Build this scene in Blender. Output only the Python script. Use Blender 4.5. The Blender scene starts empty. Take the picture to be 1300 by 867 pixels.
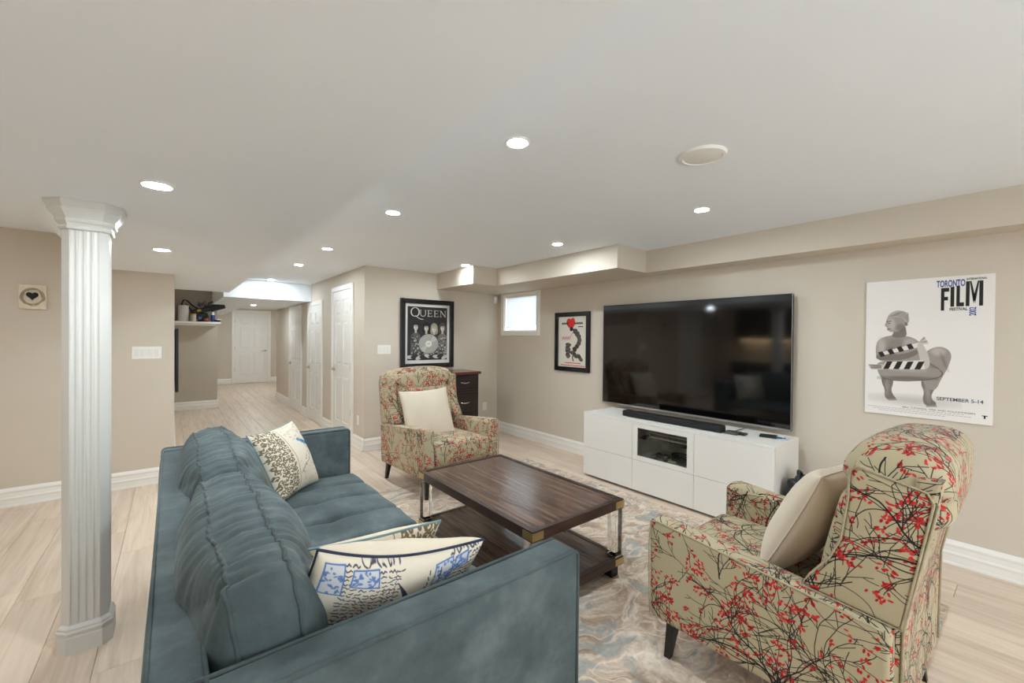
import bpy, bmesh, math, random
import numpy as np
from mathutils import Matrix, Vector

random.seed(7)
SC = bpy.context.scene
COL = SC.collection

# ------------------------------------------------------------------ camera
CAM_H = 1.4041
cam_d = bpy.data.cameras.new('camera')
cam = bpy.data.objects.new('camera', cam_d)
COL.objects.link(cam)
_r = Vector((0.77938361, -0.62647999, 0.00916621))
_u = Vector((-0.00175377, 0.01244832, 0.99992098))
_f = Vector((0.62654459, 0.77933809, -0.00860331))
m = Matrix.Identity(4)
for i in range(3):
    m[i][0], m[i][1], m[i][2] = _r[i], _u[i], -_f[i]
m[2][3] = CAM_H
cam.matrix_world = m
cam_d.sensor_width = 36.0
cam_d.lens = 537.286 / 1300 * 36.0
cam_d.clip_start = 0.02
SC.camera = cam

# ------------------------------------------------------------------ world: overcast daylight outside the windows
W = bpy.data.worlds.new('daylight')
SC.world = W
W.use_nodes = True
bg = W.node_tree.nodes['Background']
bg.inputs[0].default_value = (0.80, 0.91, 1.0, 1)
bg.inputs[1].default_value = 3.0

LAMP_STRENGTH = 300.0
LAMP_COL = (0.82, 0.925, 1.0, 1)

SC.view_settings.view_transform = 'Standard'
SC.view_settings.look = 'None'
SC.view_settings.gamma = 1.0
SC.view_settings.use_curve_mapping = False
SC.view_settings.exposure = 1.17
SC.cycles.diffuse_bounces = 8
SC.cycles.max_bounces = 14
SC.cycles.transmission_bounces = 10
SC.cycles.sample_clamp_indirect = 10.0
SC.cycles.caustics_reflective = False
SC.cycles.caustics_refractive = False


def portal(name, loc, rot, sx, sy):
    l = bpy.data.lights.new(name, 'AREA')
    l.shape = 'RECTANGLE'
    l.size, l.size_y = sx, sy
    l.cycles.is_portal = True
    o = bpy.data.objects.new(name, l)
    o.location, o.rotation_euler = loc, rot
    COL.objects.link(o)


# window in the right wall, and an unseen one added behind the camera for cool light
portal('window_daylight', (3.99, 4.612, 1.77), (0, math.pi / 2, 0), 0.62, 0.80)
portal('added_rear_daylight', (0.9, -2.67, 1.15), (-math.pi / 2, 0, math.pi), 2.6, 1.7)

# ------------------------------------------------------------------ room measures (metres)
XR, YQ, XH, YF, YL = 3.853, 5.151, 1.831, 14.57, 5.20
ZH, ZS, ZL = 2.269, 2.054, 1.983
XB, XLL, YB = 0.604, -0.522, 7.667
XS1, XS2, XS3, YSA, YSB = 3.622, 3.172, 2.815, 2.419, 4.261
XP, YG, XG = 0.02, 9.98, 0.69
YREAR, XFL = -2.6, -3.4

# ================================================================== helpers


def lin(c):
    c = c / 255.0
    return c / 12.92 if c <= 0.04045 else ((c + 0.055) / 1.055) ** 2.4


def rgb(r, g, b):
    return (lin(r), lin(g), lin(b), 1)


def mat(name, col, rough=0.5, metal=0.0, spec=0.5, noise=0.0, nscale=8.0, bump=0.0, bscale=60.0, sheen=0.0, coat=0.0,
        emit=None, estr=0.0, trans=0.0, ior=1.45, stretch=None):
    M = bpy.data.materials.new(name)
    M.use_nodes = True
    nt = M.node_tree
    p = nt.nodes['Principled BSDF']
    p.inputs['Base Color'].default_value = col
    p.inputs['Roughness'].default_value = rough
    p.inputs['Metallic'].default_value = metal
    p.inputs['Specular IOR Level'].default_value = spec
    p.inputs['IOR'].default_value = ior
    if sheen:
        p.inputs['Sheen Weight'].default_value = sheen
        p.inputs['Sheen Roughness'].default_value = 0.35
    if coat:
        p.inputs['Coat Weight'].default_value = coat
        p.inputs['Coat Roughness'].default_value = 0.08
    if trans:
        p.inputs['Transmission Weight'].default_value = trans
    if emit:
        p.inputs['Emission Color'].default_value = emit
        p.inputs['Emission Strength'].default_value = estr
    if noise or bump:
        tc = nt.nodes.new('ShaderNodeTexCoord')
        mp = nt.nodes.new('ShaderNodeMapping')
        nt.links.new(tc.outputs['Object'], mp.inputs[0])
        if stretch:
            mp.inputs['Scale'].default_value = stretch
    if noise:
        n = nt.nodes.new('ShaderNodeTexNoise')
        n.inputs['Scale'].default_value = nscale
        n.inputs['Detail'].default_value = 6
        nt.links.new(mp.outputs[0], n.inputs['Vector'])
        mr = nt.nodes.new('ShaderNodeMapRange')
        mr.inputs['From Min'].default_value = 0.3
        mr.inputs['From Max'].default_value = 0.7
        mr.inputs['To Min'].default_value = 1 - noise
        mr.inputs['To Max'].default_value = 1 + noise
        nt.links.new(n.outputs['Fac'], mr.inputs['Value'])
        mx = nt.nodes.new('ShaderNodeVectorMath')
        mx.operation = 'SCALE'
        mx.inputs[0].default_value = col[:3]
        nt.links.new(mr.outputs[0], mx.inputs['Scale'])
        nt.links.new(mx.outputs[0], p.inputs['Base Color'])
    if bump:
        n2 = nt.nodes.new('ShaderNodeTexNoise')
        n2.inputs['Scale'].default_value = bscale
        n2.inputs['Detail'].default_value = 4
        nt.links.new(mp.outputs[0], n2.inputs['Vector'])
        b = nt.nodes.new('ShaderNodeBump')
        b.inputs['Strength'].default_value = bump
        b.inputs['Distance'].default_value = 0.004
        nt.links.new(n2.outputs['Fac'], b.inputs['Height'])
        nt.links.new(b.outputs[0], p.inputs['Normal'])
    return M


def tag(o, label=None, cat=None, group=None, kind=None):
    if label:
        o['label'] = label
    if cat:
        o['category'] = cat
    if group:
        o['group'] = group
    if kind:
        o['kind'] = kind
    return o


def link(name, me, parent=None, smooth=False, loc=None):
    o = bpy.data.objects.new(name, me)
    COL.objects.link(o)
    if parent is not None:
        o.parent = parent
    if loc:
        o.location = loc
    if smooth:
        me.shade_smooth()
    return o


def mk(name, V, F, material, parent=None, smooth=False, loc=None):
    me = bpy.data.meshes.new(name)
    me.from_pydata([tuple(map(float, v)) for v in V], [], [tuple(f) for f in F])
    bm = bmesh.new()
    bm.from_mesh(me)
    bmesh.ops.recalc_face_normals(bm, faces=bm.faces)
    bm.to_mesh(me)
    bm.free()
    if material:
        me.materials.append(material)
    return link(name, me, parent, smooth, loc)


def thing(name, label, cat, loc=(0, 0, 0), rz=0.0, group=None):
    o = bpy.data.objects.new(name, None)
    o.empty_display_size = 0.05
    COL.objects.link(o)
    o.location = loc
    o.rotation_euler = (0, 0, rz)
    return tag(o, label, cat, group)


def bm_box(bm, x0, x1, y0, y1, z0, z1, bev=0.0, seg=2):
    r = bmesh.ops.create_cube(bm, size=1.0)
    vs = r['verts']
    for v in vs:
        v.co.x = x0 + (v.co.x + 0.5) * (x1 - x0)
        v.co.y = y0 + (v.co.y + 0.5) * (y1 - y0)
        v.co.z = z0 + (v.co.z + 0.5) * (z1 - z0)
    if bev > 0:
        es = list({e for v in vs for e in v.link_edges})
        bmesh.ops.bevel(bm, geom=es, offset=bev, segments=seg, profile=0.5, affect='EDGES', clamp_overlap=True)


def B(name, parent, material, x0, x1, y0, y1, z0, z1, bev=0.003, seg=2, smooth=False):
    bm = bmesh.new()
    bm_box(bm, min(x0, x1), max(x0, x1), min(y0, y1), max(y0, y1), min(z0, z1), max(z0, z1), bev, seg)
    me = bpy.data.meshes.new(name)
    bm.to_mesh(me)
    bm.free()
    me.materials.append(material)
    return link(name, me, parent, smooth)


def BS(name, parent, material, boxes, bev=0.0):
    """several boxes that belong to one piece"""
    bm = bmesh.new()
    for b in boxes:
        bm_box(bm, *b, bev=bev, seg=1)
    me = bpy.data.meshes.new(name)
    bm.to_mesh(me)
    bm.free()
    me.materials.append(material)
    return link(name, me, parent)


def lathe(name, prof, material, parent=None, n=32, axis='Z', loc=None, smooth=True):
    V, F = [], []
    k = len(prof)
    for i in range(n):
        a = 2 * math.pi * i / n
        for r, h in prof:
            p = (r * math.cos(a), r * math.sin(a), h)
            if axis == 'Y':
                p = (p[0], p[2], p[1])
            if axis == 'X':
                p = (p[2], p[0], p[1])
            V.append(p)
    for i in range(n):
        j = (i + 1) % n
        for q in range(k - 1):
            F.append((i * k + q, j * k + q, j * k + q + 1, i * k + q + 1))
    F.append([i * k for i in range(n)])
    F.append([i * k + k - 1 for i in range(n)])
    o = mk(name, V, F, material, parent, smooth, loc)
    if smooth:
        o.data.set_sharp_from_angle(angle=math.radians(40))
    return o


def tube_geo(path, r, closed=False, n=8):
    P = [Vector(p) for p in path]
    N = len(P)
    V, F = [], []
    prev = None
    rr = r if isinstance(r, (list, tuple)) else [r] * N
    for i in range(N):
        a = P[(i - 1) % N] if (closed or i > 0) else P[i]
        b = P[(i + 1) % N] if (closed or i < N - 1) else P[i]
        t = (b - a)
        if t.length < 1e-9:
            t = Vector((0, 0, 1))
        t.normalize()
        if prev is None:
            ref = Vector((0, 0, 1)) if abs(t.z) < 0.9 else Vector((1, 0, 0))
            s = t.cross(ref).normalized()
        else:
            s = prev - t * prev.dot(t)
            s.normalize()
        prev = s
        u = t.cross(s)
        for k in range(n):
            an = 2 * math.pi * k / n
            V.append(P[i] + (s * math.cos(an) + u * math.sin(an)) * rr[i])
    M_ = N if closed else N - 1
    for i in range(M_):
        j = (i + 1) % N
        for k in range(n):
            k2 = (k + 1) % n
            F.append((i * n + k, i * n + k2, j * n + k2, j * n + k))
    if not closed:
        F.append(list(range(n)))
        F.append([(N - 1) * n + k for k in range(n)])
    return V, F


def tube(name, path, r, material, parent=None, closed=False, n=8):
    V, F = tube_geo(path, r, closed, n)
    return mk(name, V, F, material, parent, True)


def extrude(name, poly, d0, d1, plane, material, parent=None, bev=0.0, seg=2, smooth=False):
    """polygon in plane 'xz'/'yz'/'xy' extruded along the third axis from d0 to d1"""
    bm = bmesh.new()
    A, Bv = [], []
    for (a, b) in poly:
        for d, L in ((d0, A), (d1, Bv)):
            if plane == 'xz':
                L.append(bm.verts.new((a, d, b)))
            elif plane == 'yz':
                L.append(bm.verts.new((d, a, b)))
            else:
                L.append(bm.verts.new((a, b, d)))
    n = len(poly)
    bm.faces.new(A)
    bm.faces.new(Bv[::-1])
    for i in range(n):
        j = (i + 1) % n
        bm.faces.new((A[i], Bv[i], Bv[j], A[j]))
    bmesh.ops.recalc_face_normals(bm, faces=bm.faces)
    if bev:
        bmesh.ops.bevel(bm, geom=list(bm.edges), offset=bev, segments=seg, profile=0.5, affect='EDGES', clamp_overlap=True)
    me = bpy.data.meshes.new(name)
    bm.to_mesh(me)
    bm.free()
    me.materials.append(material)
    return link(name, me, parent, smooth)


def axis_samples(h, r, n):
    inner = np.linspace(-(h - r), h - r, max(2, n))
    edge = [h - r * t for t in (0.0, 0.18, 0.4, 0.68)]
    return np.array([-e for e in edge] + list(inner) + edge[::-1])


def rbox_geo(hx, hy, hz, r, nx=6, ny=6, nz=6, fn=None):
    H = (hx, hy, hz)
    N = (nx, ny, nz)
    S = [axis_samples(H[i], r, N[i]) for i in range(3)]
    key, V, F = {}, [], []

    def vid(p):
        k = (round(p[0], 5), round(p[1], 5), round(p[2], 5))
        if k not in key:
            key[k] = len(V)
            V.append(p)
        return key[k]
    for ax in range(3):
        a, b = [i for i in range(3) if i != ax]
        for sg in (-1, 1):
            idx = {}
            for i, ca in enumerate(S[a]):
                for j, cb in enumerate(S[b]):
                    p = [0, 0, 0]
                    p[ax], p[a], p[b] = sg * H[ax], ca, cb
                    idx[i, j] = vid(tuple(p))
            for i in range(len(S[a]) - 1):
                for j in range(len(S[b]) - 1):
                    F.append((idx[i, j], idx[i + 1, j], idx[i + 1, j + 1], idx[i, j + 1]))
    P = np.array(V)
    Hn = np.array(H)
    Q = np.clip(P, -(Hn - r), Hn - r)
    D = P - Q
    L = np.linalg.norm(D, axis=1, keepdims=True)
    L[L < 1e-9] = 1
    P = Q + r * D / L
    if fn is not None:
        P = fn(P)
    return P, F


def rbox(name, parent, material, c, h, r, n=(6, 6, 6), fn=None, rot=None):
    P, F = rbox_geo(h[0], h[1], h[2], r, n[0], n[1], n[2], fn)
    if rot is not None:
        P = P @ np.array(rot).T
    P = P + np.array(c)
    return mk(name, P, F, material, parent, True)


def waves(seed, k0, k1, n=14):
    g = np.random.default_rng(seed)
    K = g.normal(size=(n, 3))
    K /= np.linalg.norm(K, axis=1, keepdims=True)
    K *= g.uniform(k0, k1, size=(n, 1))
    ph = g.uniform(0, 6.28, n)
    return lambda P: np.sin(P @ K.T + ph).sum(axis=1) / math.sqrt(n)


def rect_loop(hx, hy, r, z, n=5):
    pts = []
    for cx, cy, a0 in ((hx - r, hy - r, 0), (-hx + r, hy - r, 90), (-hx + r, -hy + r, 180), (hx - r, -hy + r, 270)):
        for i in range(n + 1):
            a = math.radians(a0 + 90 * i / n)
            pts.append((cx + r * math.cos(a), cy + r * math.sin(a), z))
    return pts


def box_uv(me, scale=1.0, off=(0, 0)):
    """world-size UVs projected along each face's main axis"""
    uv = me.uv_layers.new(name='UVMap')
    co = np.empty(len(me.vertices) * 3, np.float32)
    me.vertices.foreach_get('co', co)
    co = co.reshape(-1, 3)
    data = np.empty((len(me.loops), 2), np.float32)
    for p in me.polygons:
        n = p.normal
        ax = max(range(3), key=lambda i: abs(n[i]))
        for li in p.loop_indices:
            c = co[me.loops[li].vertex_index]
            if ax == 0:
                u, v = c[1], c[2]
            elif ax == 1:
                u, v = c[0] + 0.31, c[2]
            else:
                u, v = c[0] + 0.17, c[1] * 1.0 + 0.4
            data[li] = ((u + off[0]) * scale, (v + off[1]) * scale)
    uv.data.foreach_set('uv', data.ravel())


# ------------------------------------------------------------------ drawn prints (computed in memory, no files)
class Canvas:
    def __init__(s, w, h, bg=(255, 255, 255), wrap=False):
        s.w, s.h, s.wrap = w, h, wrap
        s.a = np.empty((h, w, 3), np.float32)
        s.a[:] = np.array(bg, np.float32) / 255

    def _win(s, x0, x1, y0, y1):
        x0, x1, y0, y1 = int(math.floor(x0)), int(math.ceil(x1)) + 1, int(math.floor(y0)), int(math.ceil(y1)) + 1
        if not s.wrap:
            x0, x1, y0, y1 = max(0, x0), min(s.w, x1), max(0, y0), min(s.h, y1)
            if x1 <= x0 or y1 <= y0:
                return None
        return np.arange(x0, x1), np.arange(y0, y1)

    def _put(s, w, al, col):
        ix = np.ix_(w[1] % s.h, w[0] % s.w)
        c = np.array(col, np.float32) / 255
        s.a[ix] = s.a[ix] * (1 - al[..., None]) + c * al[..., None]

    def ell(s, x, y, rx, ry, ang, col, alpha=1.0, soft=1.0):
        R = max(rx, ry) + soft + 1
        w = s._win(x - R, x + R, y - R, y + R)
        if w is None:
            return
        X, Y = np.meshgrid(w[0] - x, w[1] - y)
        c, n = math.cos(ang), math.sin(ang)
        U, V = X * c + Y * n, -X * n + Y * c
        d = (np.sqrt((U / rx) ** 2 + (V / ry) ** 2) - 1) * min(rx, ry)
        s._put(w, np.clip(0.5 - d / soft, 0, 1) * alpha, col)

    def line(s, x0, y0, x1, y1, r0, r1, col, alpha=1.0):
        R = max(r0, r1) + 1.5
        w = s._win(min(x0, x1) - R, max(x0, x1) + R, min(y0, y1) - R, max(y0, y1) + R)
        if w is None:
            return
        X, Y = np.meshgrid(w[0] - x0, w[1] - y0)
        dx, dy = x1 - x0, y1 - y0
        t = np.clip((X * dx + Y * dy) / max(dx * dx + dy * dy, 1e-6), 0, 1)
        d = np.hypot(X - t * dx, Y - t * dy) - (r0 + (r1 - r0) * t)
        s._put(w, np.clip(0.5 - d, 0, 1) * alpha, col)

    def poly(s, pts, col, alpha=1.0):
        xs, ys = [p[0] for p in pts], [p[1] for p in pts]
        w = s._win(min(xs), max(xs), min(ys), max(ys))
        if w is None:
            return
        al = 0
        for ox, oy in ((.25, .25), (.75, .25), (.25, .75), (.75, .75)):
            X, Y = np.meshgrid(w[0] + ox, w[1] + oy)
            ins = np.zeros(X.shape, bool)
            for (ax, ay), (bx, by) in zip(pts, pts[1:] + pts[:1]):
                if ay == by:
                    continue
                ins ^= ((ay > Y) != (by > Y)) & (X < (bx - ax) * (Y - ay) / (by - ay) + ax)
            al = al + ins / 4.0
        s._put(w, al * alpha, col)

    def path(s, pts, r, col, alpha=1.0):
        for (a, b) in zip(pts, pts[1:]):
            s.line(a[0], a[1], b[0], b[1], r, r, col, alpha)

    def image(s, name):
        im = bpy.data.images.new(name, s.w, s.h)
        px = np.ones((s.h, s.w, 4), np.float32)
        px[..., :3] = s.a
        im.pixels.foreach_set(px.ravel())
        im.update()
        im.pack()
        return im


def print_mat(name, im, rough=0.5, spec=0.4, sheen=0.0, coat=0.0, bump=0.0, bscale=300):
    M = mat(name, (1, 1, 1, 1), rough, spec=spec, sheen=sheen, coat=coat, bump=bump, bscale=bscale)
    nt = M.node_tree
    t = nt.nodes.new('ShaderNodeTexImage')
    t.image = im
    t.interpolation = 'Cubic'
    nt.links.new(t.outputs['Color'], nt.nodes['Principled BSDF'].inputs['Base Color'])
    return M


def print_quad(name, parent, material, x0, x1, z0, z1, y):
    me = bpy.data.meshes.new(name)
    me.from_pydata([(x0, y, z0), (x1, y, z0), (x1, y, z1), (x0, y, z1)], [], [(0, 1, 2, 3)])
    uv = me.uv_layers.new(name='UVMap')
    for i, c in enumerate(((0, 0), (1, 0), (1, 1), (0, 1))):
        uv.data[i].uv = c
    me.materials.append(material)
    return link(name, me, parent)


def text(body, parent, material, x0, x1, z0, z1, y, bold=0.0, rot=0):
    """flat lettering fitted to a box on a wall-hung print (x right, z up)"""
    cu = bpy.data.curves.new('lettering', 'FONT')
    cu.body = body
    cu.offset = bold
    ob = bpy.data.objects.new('lettering', cu)
    COL.objects.link(ob)
    dg = bpy.context.evaluated_depsgraph_get()
    me = bpy.data.meshes.new_from_object(ob.evaluated_get(dg))
    bpy.data.objects.remove(ob)
    bpy.data.curves.remove(cu)
    P = np.array([v.co[:] for v in me.vertices])
    Q = P[:, :2].copy()
    if rot == 90:
        Q = np.stack([-P[:, 1], P[:, 0]], 1)
    lo, hi = Q.min(0), Q.max(0)
    for v, q in zip(me.vertices, Q):
        v.co = (x0 + (q[0] - lo[0]) / (hi[0] - lo[0]) * (x1 - x0), y, z0 + (q[1] - lo[1]) / (hi[1] - lo[1]) * (z1 - z0))
    me.materials.clear()
    me.materials.append(material)
    return link('lettering', me, parent)

# ================================================================== materials
M_WALL = mat('wall_paint', rgb(208, 197, 181), 0.6, spec=0.25, noise=0.012, nscale=3, bump=0.05, bscale=220)
M_CEIL = mat('ceiling_paint', rgb(238, 243, 248), 0.75, spec=0.15, noise=0.008, nscale=2, bump=0.06, bscale=160)
M_COLUMN = mat('column_paint', rgb(206, 203, 196), 0.35, spec=0.5)
M_TRIM = mat('trim_paint', rgb(237, 234, 227), 0.32, spec=0.5)
M_DOOR = mat('door_paint', rgb(232, 229, 222), 0.35, spec=0.5)
M_GREYWALL = mat('grey_wall_paint', rgb(186, 176, 160), 0.6, spec=0.25, noise=0.012, nscale=3)
M_STEEL = mat('brushed_steel', rgb(190, 185, 176), 0.28, metal=1.0)
M_CHROME = mat('chrome', rgb(205, 205, 205), 0.08, metal=1.0)
M_BRASS = mat('champagne_brass', rgb(200, 176, 128), 0.34, metal=1.0, noise=0.05, nscale=30)
M_PLASTIC = mat('white_plastic', rgb(238, 235, 228), 0.35)
M_WHITE = mat('white_laminate', rgb(232, 228, 220), 0.38, spec=0.45)
M_BLACKP = mat('black_plastic', rgb(22, 21, 21), 0.4)


def thin_glass(name):
    M = bpy.data.materials.new(name)
    M.use_nodes = True
    nt = M.node_tree
    nt.nodes.remove(nt.nodes['Principled BSDF'])
    t = nt.nodes.new('ShaderNodeBsdfTransparent')
    t.inputs['Color'].default_value = (0.90, 0.92, 0.91, 1)
    g_ = nt.nodes.new('ShaderNodeBsdfGlossy')
    g_.inputs['Roughness'].default_value = 0.03
    fr = nt.nodes.new('ShaderNodeFresnel')
    fr.inputs['IOR'].default_value = 1.4
    mx = nt.nodes.new('ShaderNodeMixShader')
    nt.links.new(fr.outputs[0], mx.inputs[0])
    nt.links.new(t.outputs[0], mx.inputs[1])
    nt.links.new(g_.outputs[0], mx.inputs[2])
    nt.links.new(mx.outputs[0], nt.nodes['Material Output'].inputs['Surface'])
    return M


M_GLASS = thin_glass('thin_pane_glass')
M_ACRYL = mat('clear_acrylic', (0.97, 0.98, 0.98, 1), 0.02, trans=1.0, ior=1.40)
M_BLACKWOOD = mat('black_stained_wood', rgb(24, 20, 18), 0.35, noise=0.15, nscale=20, stretch=(1, 1, 0.1))
M_CAB = mat('espresso_wood', rgb(34, 19, 17), 0.35, noise=0.18, nscale=18, stretch=(0.3, 1, 1), coat=0.25)
M_CHERRY = mat('cherry_wood', rgb(92, 44, 30), 0.28, noise=0.2, nscale=16, stretch=(0.2, 1, 1), coat=0.4)
M_LAMP = mat('lamp_lens', (1, 1, 1, 1), 0.5, emit=LAMP_COL, estr=LAMP_STRENGTH)
M_SLAT = mat('blind_vinyl', rgb(226, 228, 230), 0.45)


def _slat_translucent():
    nt = M_SLAT.node_tree
    p = nt.nodes['Principled BSDF']
    t = nt.nodes.new('ShaderNodeBsdfTranslucent')
    t.inputs['Color'].default_value = rgb(240, 244, 248)
    mx = nt.nodes.new('ShaderNodeMixShader')
    mx.inputs[0].default_value = 0.13
    out = nt.nodes['Material Output']
    nt.links.new(p.outputs[0], mx.inputs[1])
    nt.links.new(t.outputs[0], mx.inputs[2])
    nt.links.new(mx.outputs[0], out.inputs['Surface'])


_slat_translucent()


def plank_material(name, per_island):
    M = bpy.data.materials.new(name)
    M.use_nodes = True
    nt = M.node_tree
    N, L = nt.nodes, nt.links
    p = N['Principled BSDF']
    p.inputs['Roughness'].default_value = 0.36
    p.inputs['Specular IOR Level'].default_value = 0.45
    if per_island:
        g = N.new('ShaderNodeNewGeometry')
        rnd = g.outputs['Random Per Island']
    else:
        g = N.new('ShaderNodeObjectInfo')
        rnd = g.outputs['Random']
    geo = N.new('ShaderNodeNewGeometry')
    comb = N.new('ShaderNodeVectorMath')
    comb.operation = 'MULTIPLY_ADD'
    cx = N.new('ShaderNodeCombineXYZ')
    for i in range(3):
        L.new(rnd, cx.inputs[i])
    L.new(cx.outputs[0], comb.inputs[0])
    comb.inputs[1].default_value = (37, 51, 0)
    L.new(geo.outputs['Position'], comb.inputs[2])
    mp = N.new('ShaderNodeMapping')
    mp.inputs['Scale'].default_value = (16, 0.9, 1)
    L.new(comb.outputs[0], mp.inputs[0])
    n1 = N.new('ShaderNodeTexNoise')
    n1.inputs['Scale'].default_value = 1.6
    n1.inputs['Detail'].default_value = 7
    n1.inputs['Roughness'].default_value = 0.62
    n1.inputs['Distortion'].default_value = 0.6
    L.new(mp.outputs[0], n1.inputs['Vector'])
    r = N.new('ShaderNodeValToRGB')
    e = r.color_ramp.elements
    e[0].position, e[0].color = 0.28, rgb(193, 171, 149)
    e[1].position, e[1].color = 0.75, rgb(229, 211, 191)
    e2 = r.color_ramp.elements.new(0.5)
    e2.color = rgb(215, 195, 174)
    L.new(n1.outputs['Fac'], r.inputs[0])
    mr = N.new('ShaderNodeMapRange')
    mr.inputs['To Min'].default_value = 0.93
    mr.inputs['To Max'].default_value = 1.07
    L.new(rnd, mr.inputs['Value'])
    sc = N.new('ShaderNodeVectorMath')
    sc.operation = 'SCALE'
    L.new(r.outputs[0], sc.inputs[0])
    L.new(mr.outputs[0], sc.inputs['Scale'])
    L.new(sc.outputs[0], p.inputs['Base Color'])
    b = N.new('ShaderNodeBump')
    b.inputs['Strength'].default_value = 0.08
    b.inputs['Distance'].default_value = 0.003
    L.new(n1.outputs['Fac'], b.inputs['Height'])
    L.new(b.outputs[0], p.inputs['Normal'])
    return M


M_PLANK = plank_material('pale_oak_plank', False)
M_PLANKF = plank_material('pale_oak_plank_field', True)
M_GAP = mat('plank_joint', rgb(120, 98, 82), 0.8)

# ================================================================== room shell


def S(name, material, x0, x1, y0, y1, z0, z1, parent=None):
    o = B(name, parent, material, x0, x1, y0, y1, z0, z1, bev=0)
    if parent is None:
        o['kind'] = 'structure'
    return o


def SB(name, material, boxes):
    o = BS(name, None, material, boxes)
    o['kind'] = 'structure'
    return o


floor = S('floor', M_GAP, XFL, XR + 0.1, YREAR, YF + 0.1, -0.12, -0.006)
SB('ceiling', M_CEIL, [(XB, XR + 0.1, YREAR, YB, ZH, ZH + 0.1), (-0.08, XB, 6.86, YG, ZH, ZH + 0.1),
                       (1.13, 3.1, 10.75, YF + 0.1, ZH, ZH + 0.1)])
S('ceiling_left', M_CEIL, XFL, XLL, YREAR, YL, 2.252, ZH + 0.1)
S('ceiling_low', M_CEIL, XLL, XB, YREAR, 6.86, ZL, ZH + 0.1)
SB('ceiling_hall', M_CEIL, [(XB, XH, YB, 10.75, ZL, ZH + 0.1), (XB, 1.13, 10.75, YF, ZL, ZH + 0.1)])
SB('soffit_right', M_WALL, [(XS1, XR, YREAR, YSA, ZS, ZH), (XS2, XR, YSA, YSB, ZS, ZH), (XS3, XR, YSB, YQ, ZS, ZH)])
WY0, WY1, WZ0, WZ1 = 4.255, 4.972, 1.505, 2.03
SB('wall_right', M_WALL, [(XR, XR + 0.12, YREAR, WY0, 0, ZH), (XR, XR + 0.12, WY1, YQ + 0.1, 0, ZH),
                          (XR, XR + 0.12, WY0, WY1, 0, WZ0), (XR, XR + 0.12, WY0, WY1, WZ1, ZH)])
S('wall_back', M_WALL, XH + 0.1, XR, YQ, YQ + 0.1, 0, ZH)
SB('wall_hall', M_WALL, [(XH, XH + 0.1, YQ, 10.7, 0, ZH), (XH + 0.1, 3.1, 10.6, 10.7, 0, ZH), (3.0, 3.1, 10.7, YF, 0, ZH)])
S('wall_left', M_WALL, XFL, XP, YL, YL + 0.1, 0, ZH)
S('wall_passage', M_WALL, XP - 0.1, XP, YL + 0.1, YG, 0, ZH)
S('wall_alcove', M_GREYWALL, XP, XG, YG, YF, 0, ZH)
S('wall_end', M_WALL, XG, 3.1, YF, YF + 0.1, 0, ZH)
S('wall_far_left', M_WALL, XFL - 0.1, XFL, YREAR, YL + 0.1, 0, ZH)
SB('wall_rear', M_WALL, [(XFL, -0.4, YREAR - 0.1, YREAR, 0, ZH), (2.2, XR + 0.1, YREAR - 0.1, YREAR, 0, ZH),
                         (-0.4, 2.2, YREAR - 0.1, YREAR, 0, 0.3), (-0.4, 2.2, YREAR - 0.1, YREAR, 2.0, ZH)])
w2 = SB('added_rear_window', M_TRIM, [(-0.46, -0.36, YREAR - 0.1, YREAR + 0.02, 0.24, 2.06), (2.16, 2.26, YREAR - 0.1, YREAR + 0.02, 0.24, 2.06),  # unseen window, added for cool light from behind and a brighter ceiling
                             (-0.36, 2.16, YREAR - 0.1, YREAR + 0.02, 0.24, 0.34), (-0.36, 2.16, YREAR - 0.1, YREAR + 0.02, 1.96, 2.06),
                             (0.88, 0.92, YREAR - 0.08, YREAR, 0.34, 1.96)])

# ---- floor planks
PW, PL = 0.19, 1.24


def plank_me(w, l):
    bm = bmesh.new()
    bm_box(bm, 0.0007, w - 0.0007, 0.0007, l - 0.0007, -0.007, 0.0, bev=0.0012, seg=1)
    me = bpy.data.meshes.new('plank')
    bm.to_mesh(me)
    bm.free()
    me.materials.append(M_PLANK)
    return me


def project(x, y, z):
    d = Vector((x, y, z - CAM_H))
    w = d.dot(_f)
    if w < 0.05:
        return None
    return 650 + 537.286 * d.dot(_r) / w, 433.5 - 537.286 * d.dot(_u) / w


cands, rest = [], []
i0 = math.floor((XFL + 0.255) / PW)
for i in range(i0, int((XR + 0.255) / PW) + 1):
    x = -0.255 + i * PW
    y = YREAR - random.random() * PL
    while y < YF:
        ok = y + PL > YREAR
        if not ok:
            y += PL
            continue
        pr = [project(x + a * PW, y + b * PL, 0) for a in (0, .5, 1) for b in (0, .25, .5, .75, 1)]
        vis = [p for p in pr if p and -5 < p[0] < 1305 and 470 < p[1] < 872]
        under_rug = x > 0.85 and x + PW < 3.15 and y > 0.35 and y + PL < 3.65
        behind = (y > 5.3 and (x + PW < XP or x > XH)) or (y > YG and x < XG - 0.1)
        area = 0
        if vis and not under_rug and not behind:
            xs = [p[0] for p in vis]
            ys = [p[1] for p in vis]
            area = (max(xs) - min(xs) + 1) * (max(ys) - min(ys) + 1)
        (cands if area > 60 else rest).append((area, x, y))
        y += PL
cands.sort(reverse=True)
rest += cands[300:]
cands = cands[:300]
pm = plank_me(PW, PL)
for a, x, y in cands:
    link('plank', pm, floor, loc=(x, y, 0))
V, F = [], []
for a, x, y in rest:
    k = len(V)
    e = 0.0007
    V += [(x + e, y + e, 0), (x + PW - e, y + e, 0), (x + PW - e, y + PL - e, 0), (x + e, y + PL - e, 0)]
    F.append((k, k + 1, k + 2, k + 3))
pf = mk('plank_field', V, F, M_PLANKF, floor)
pf['kind'] = 'stuff'

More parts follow.
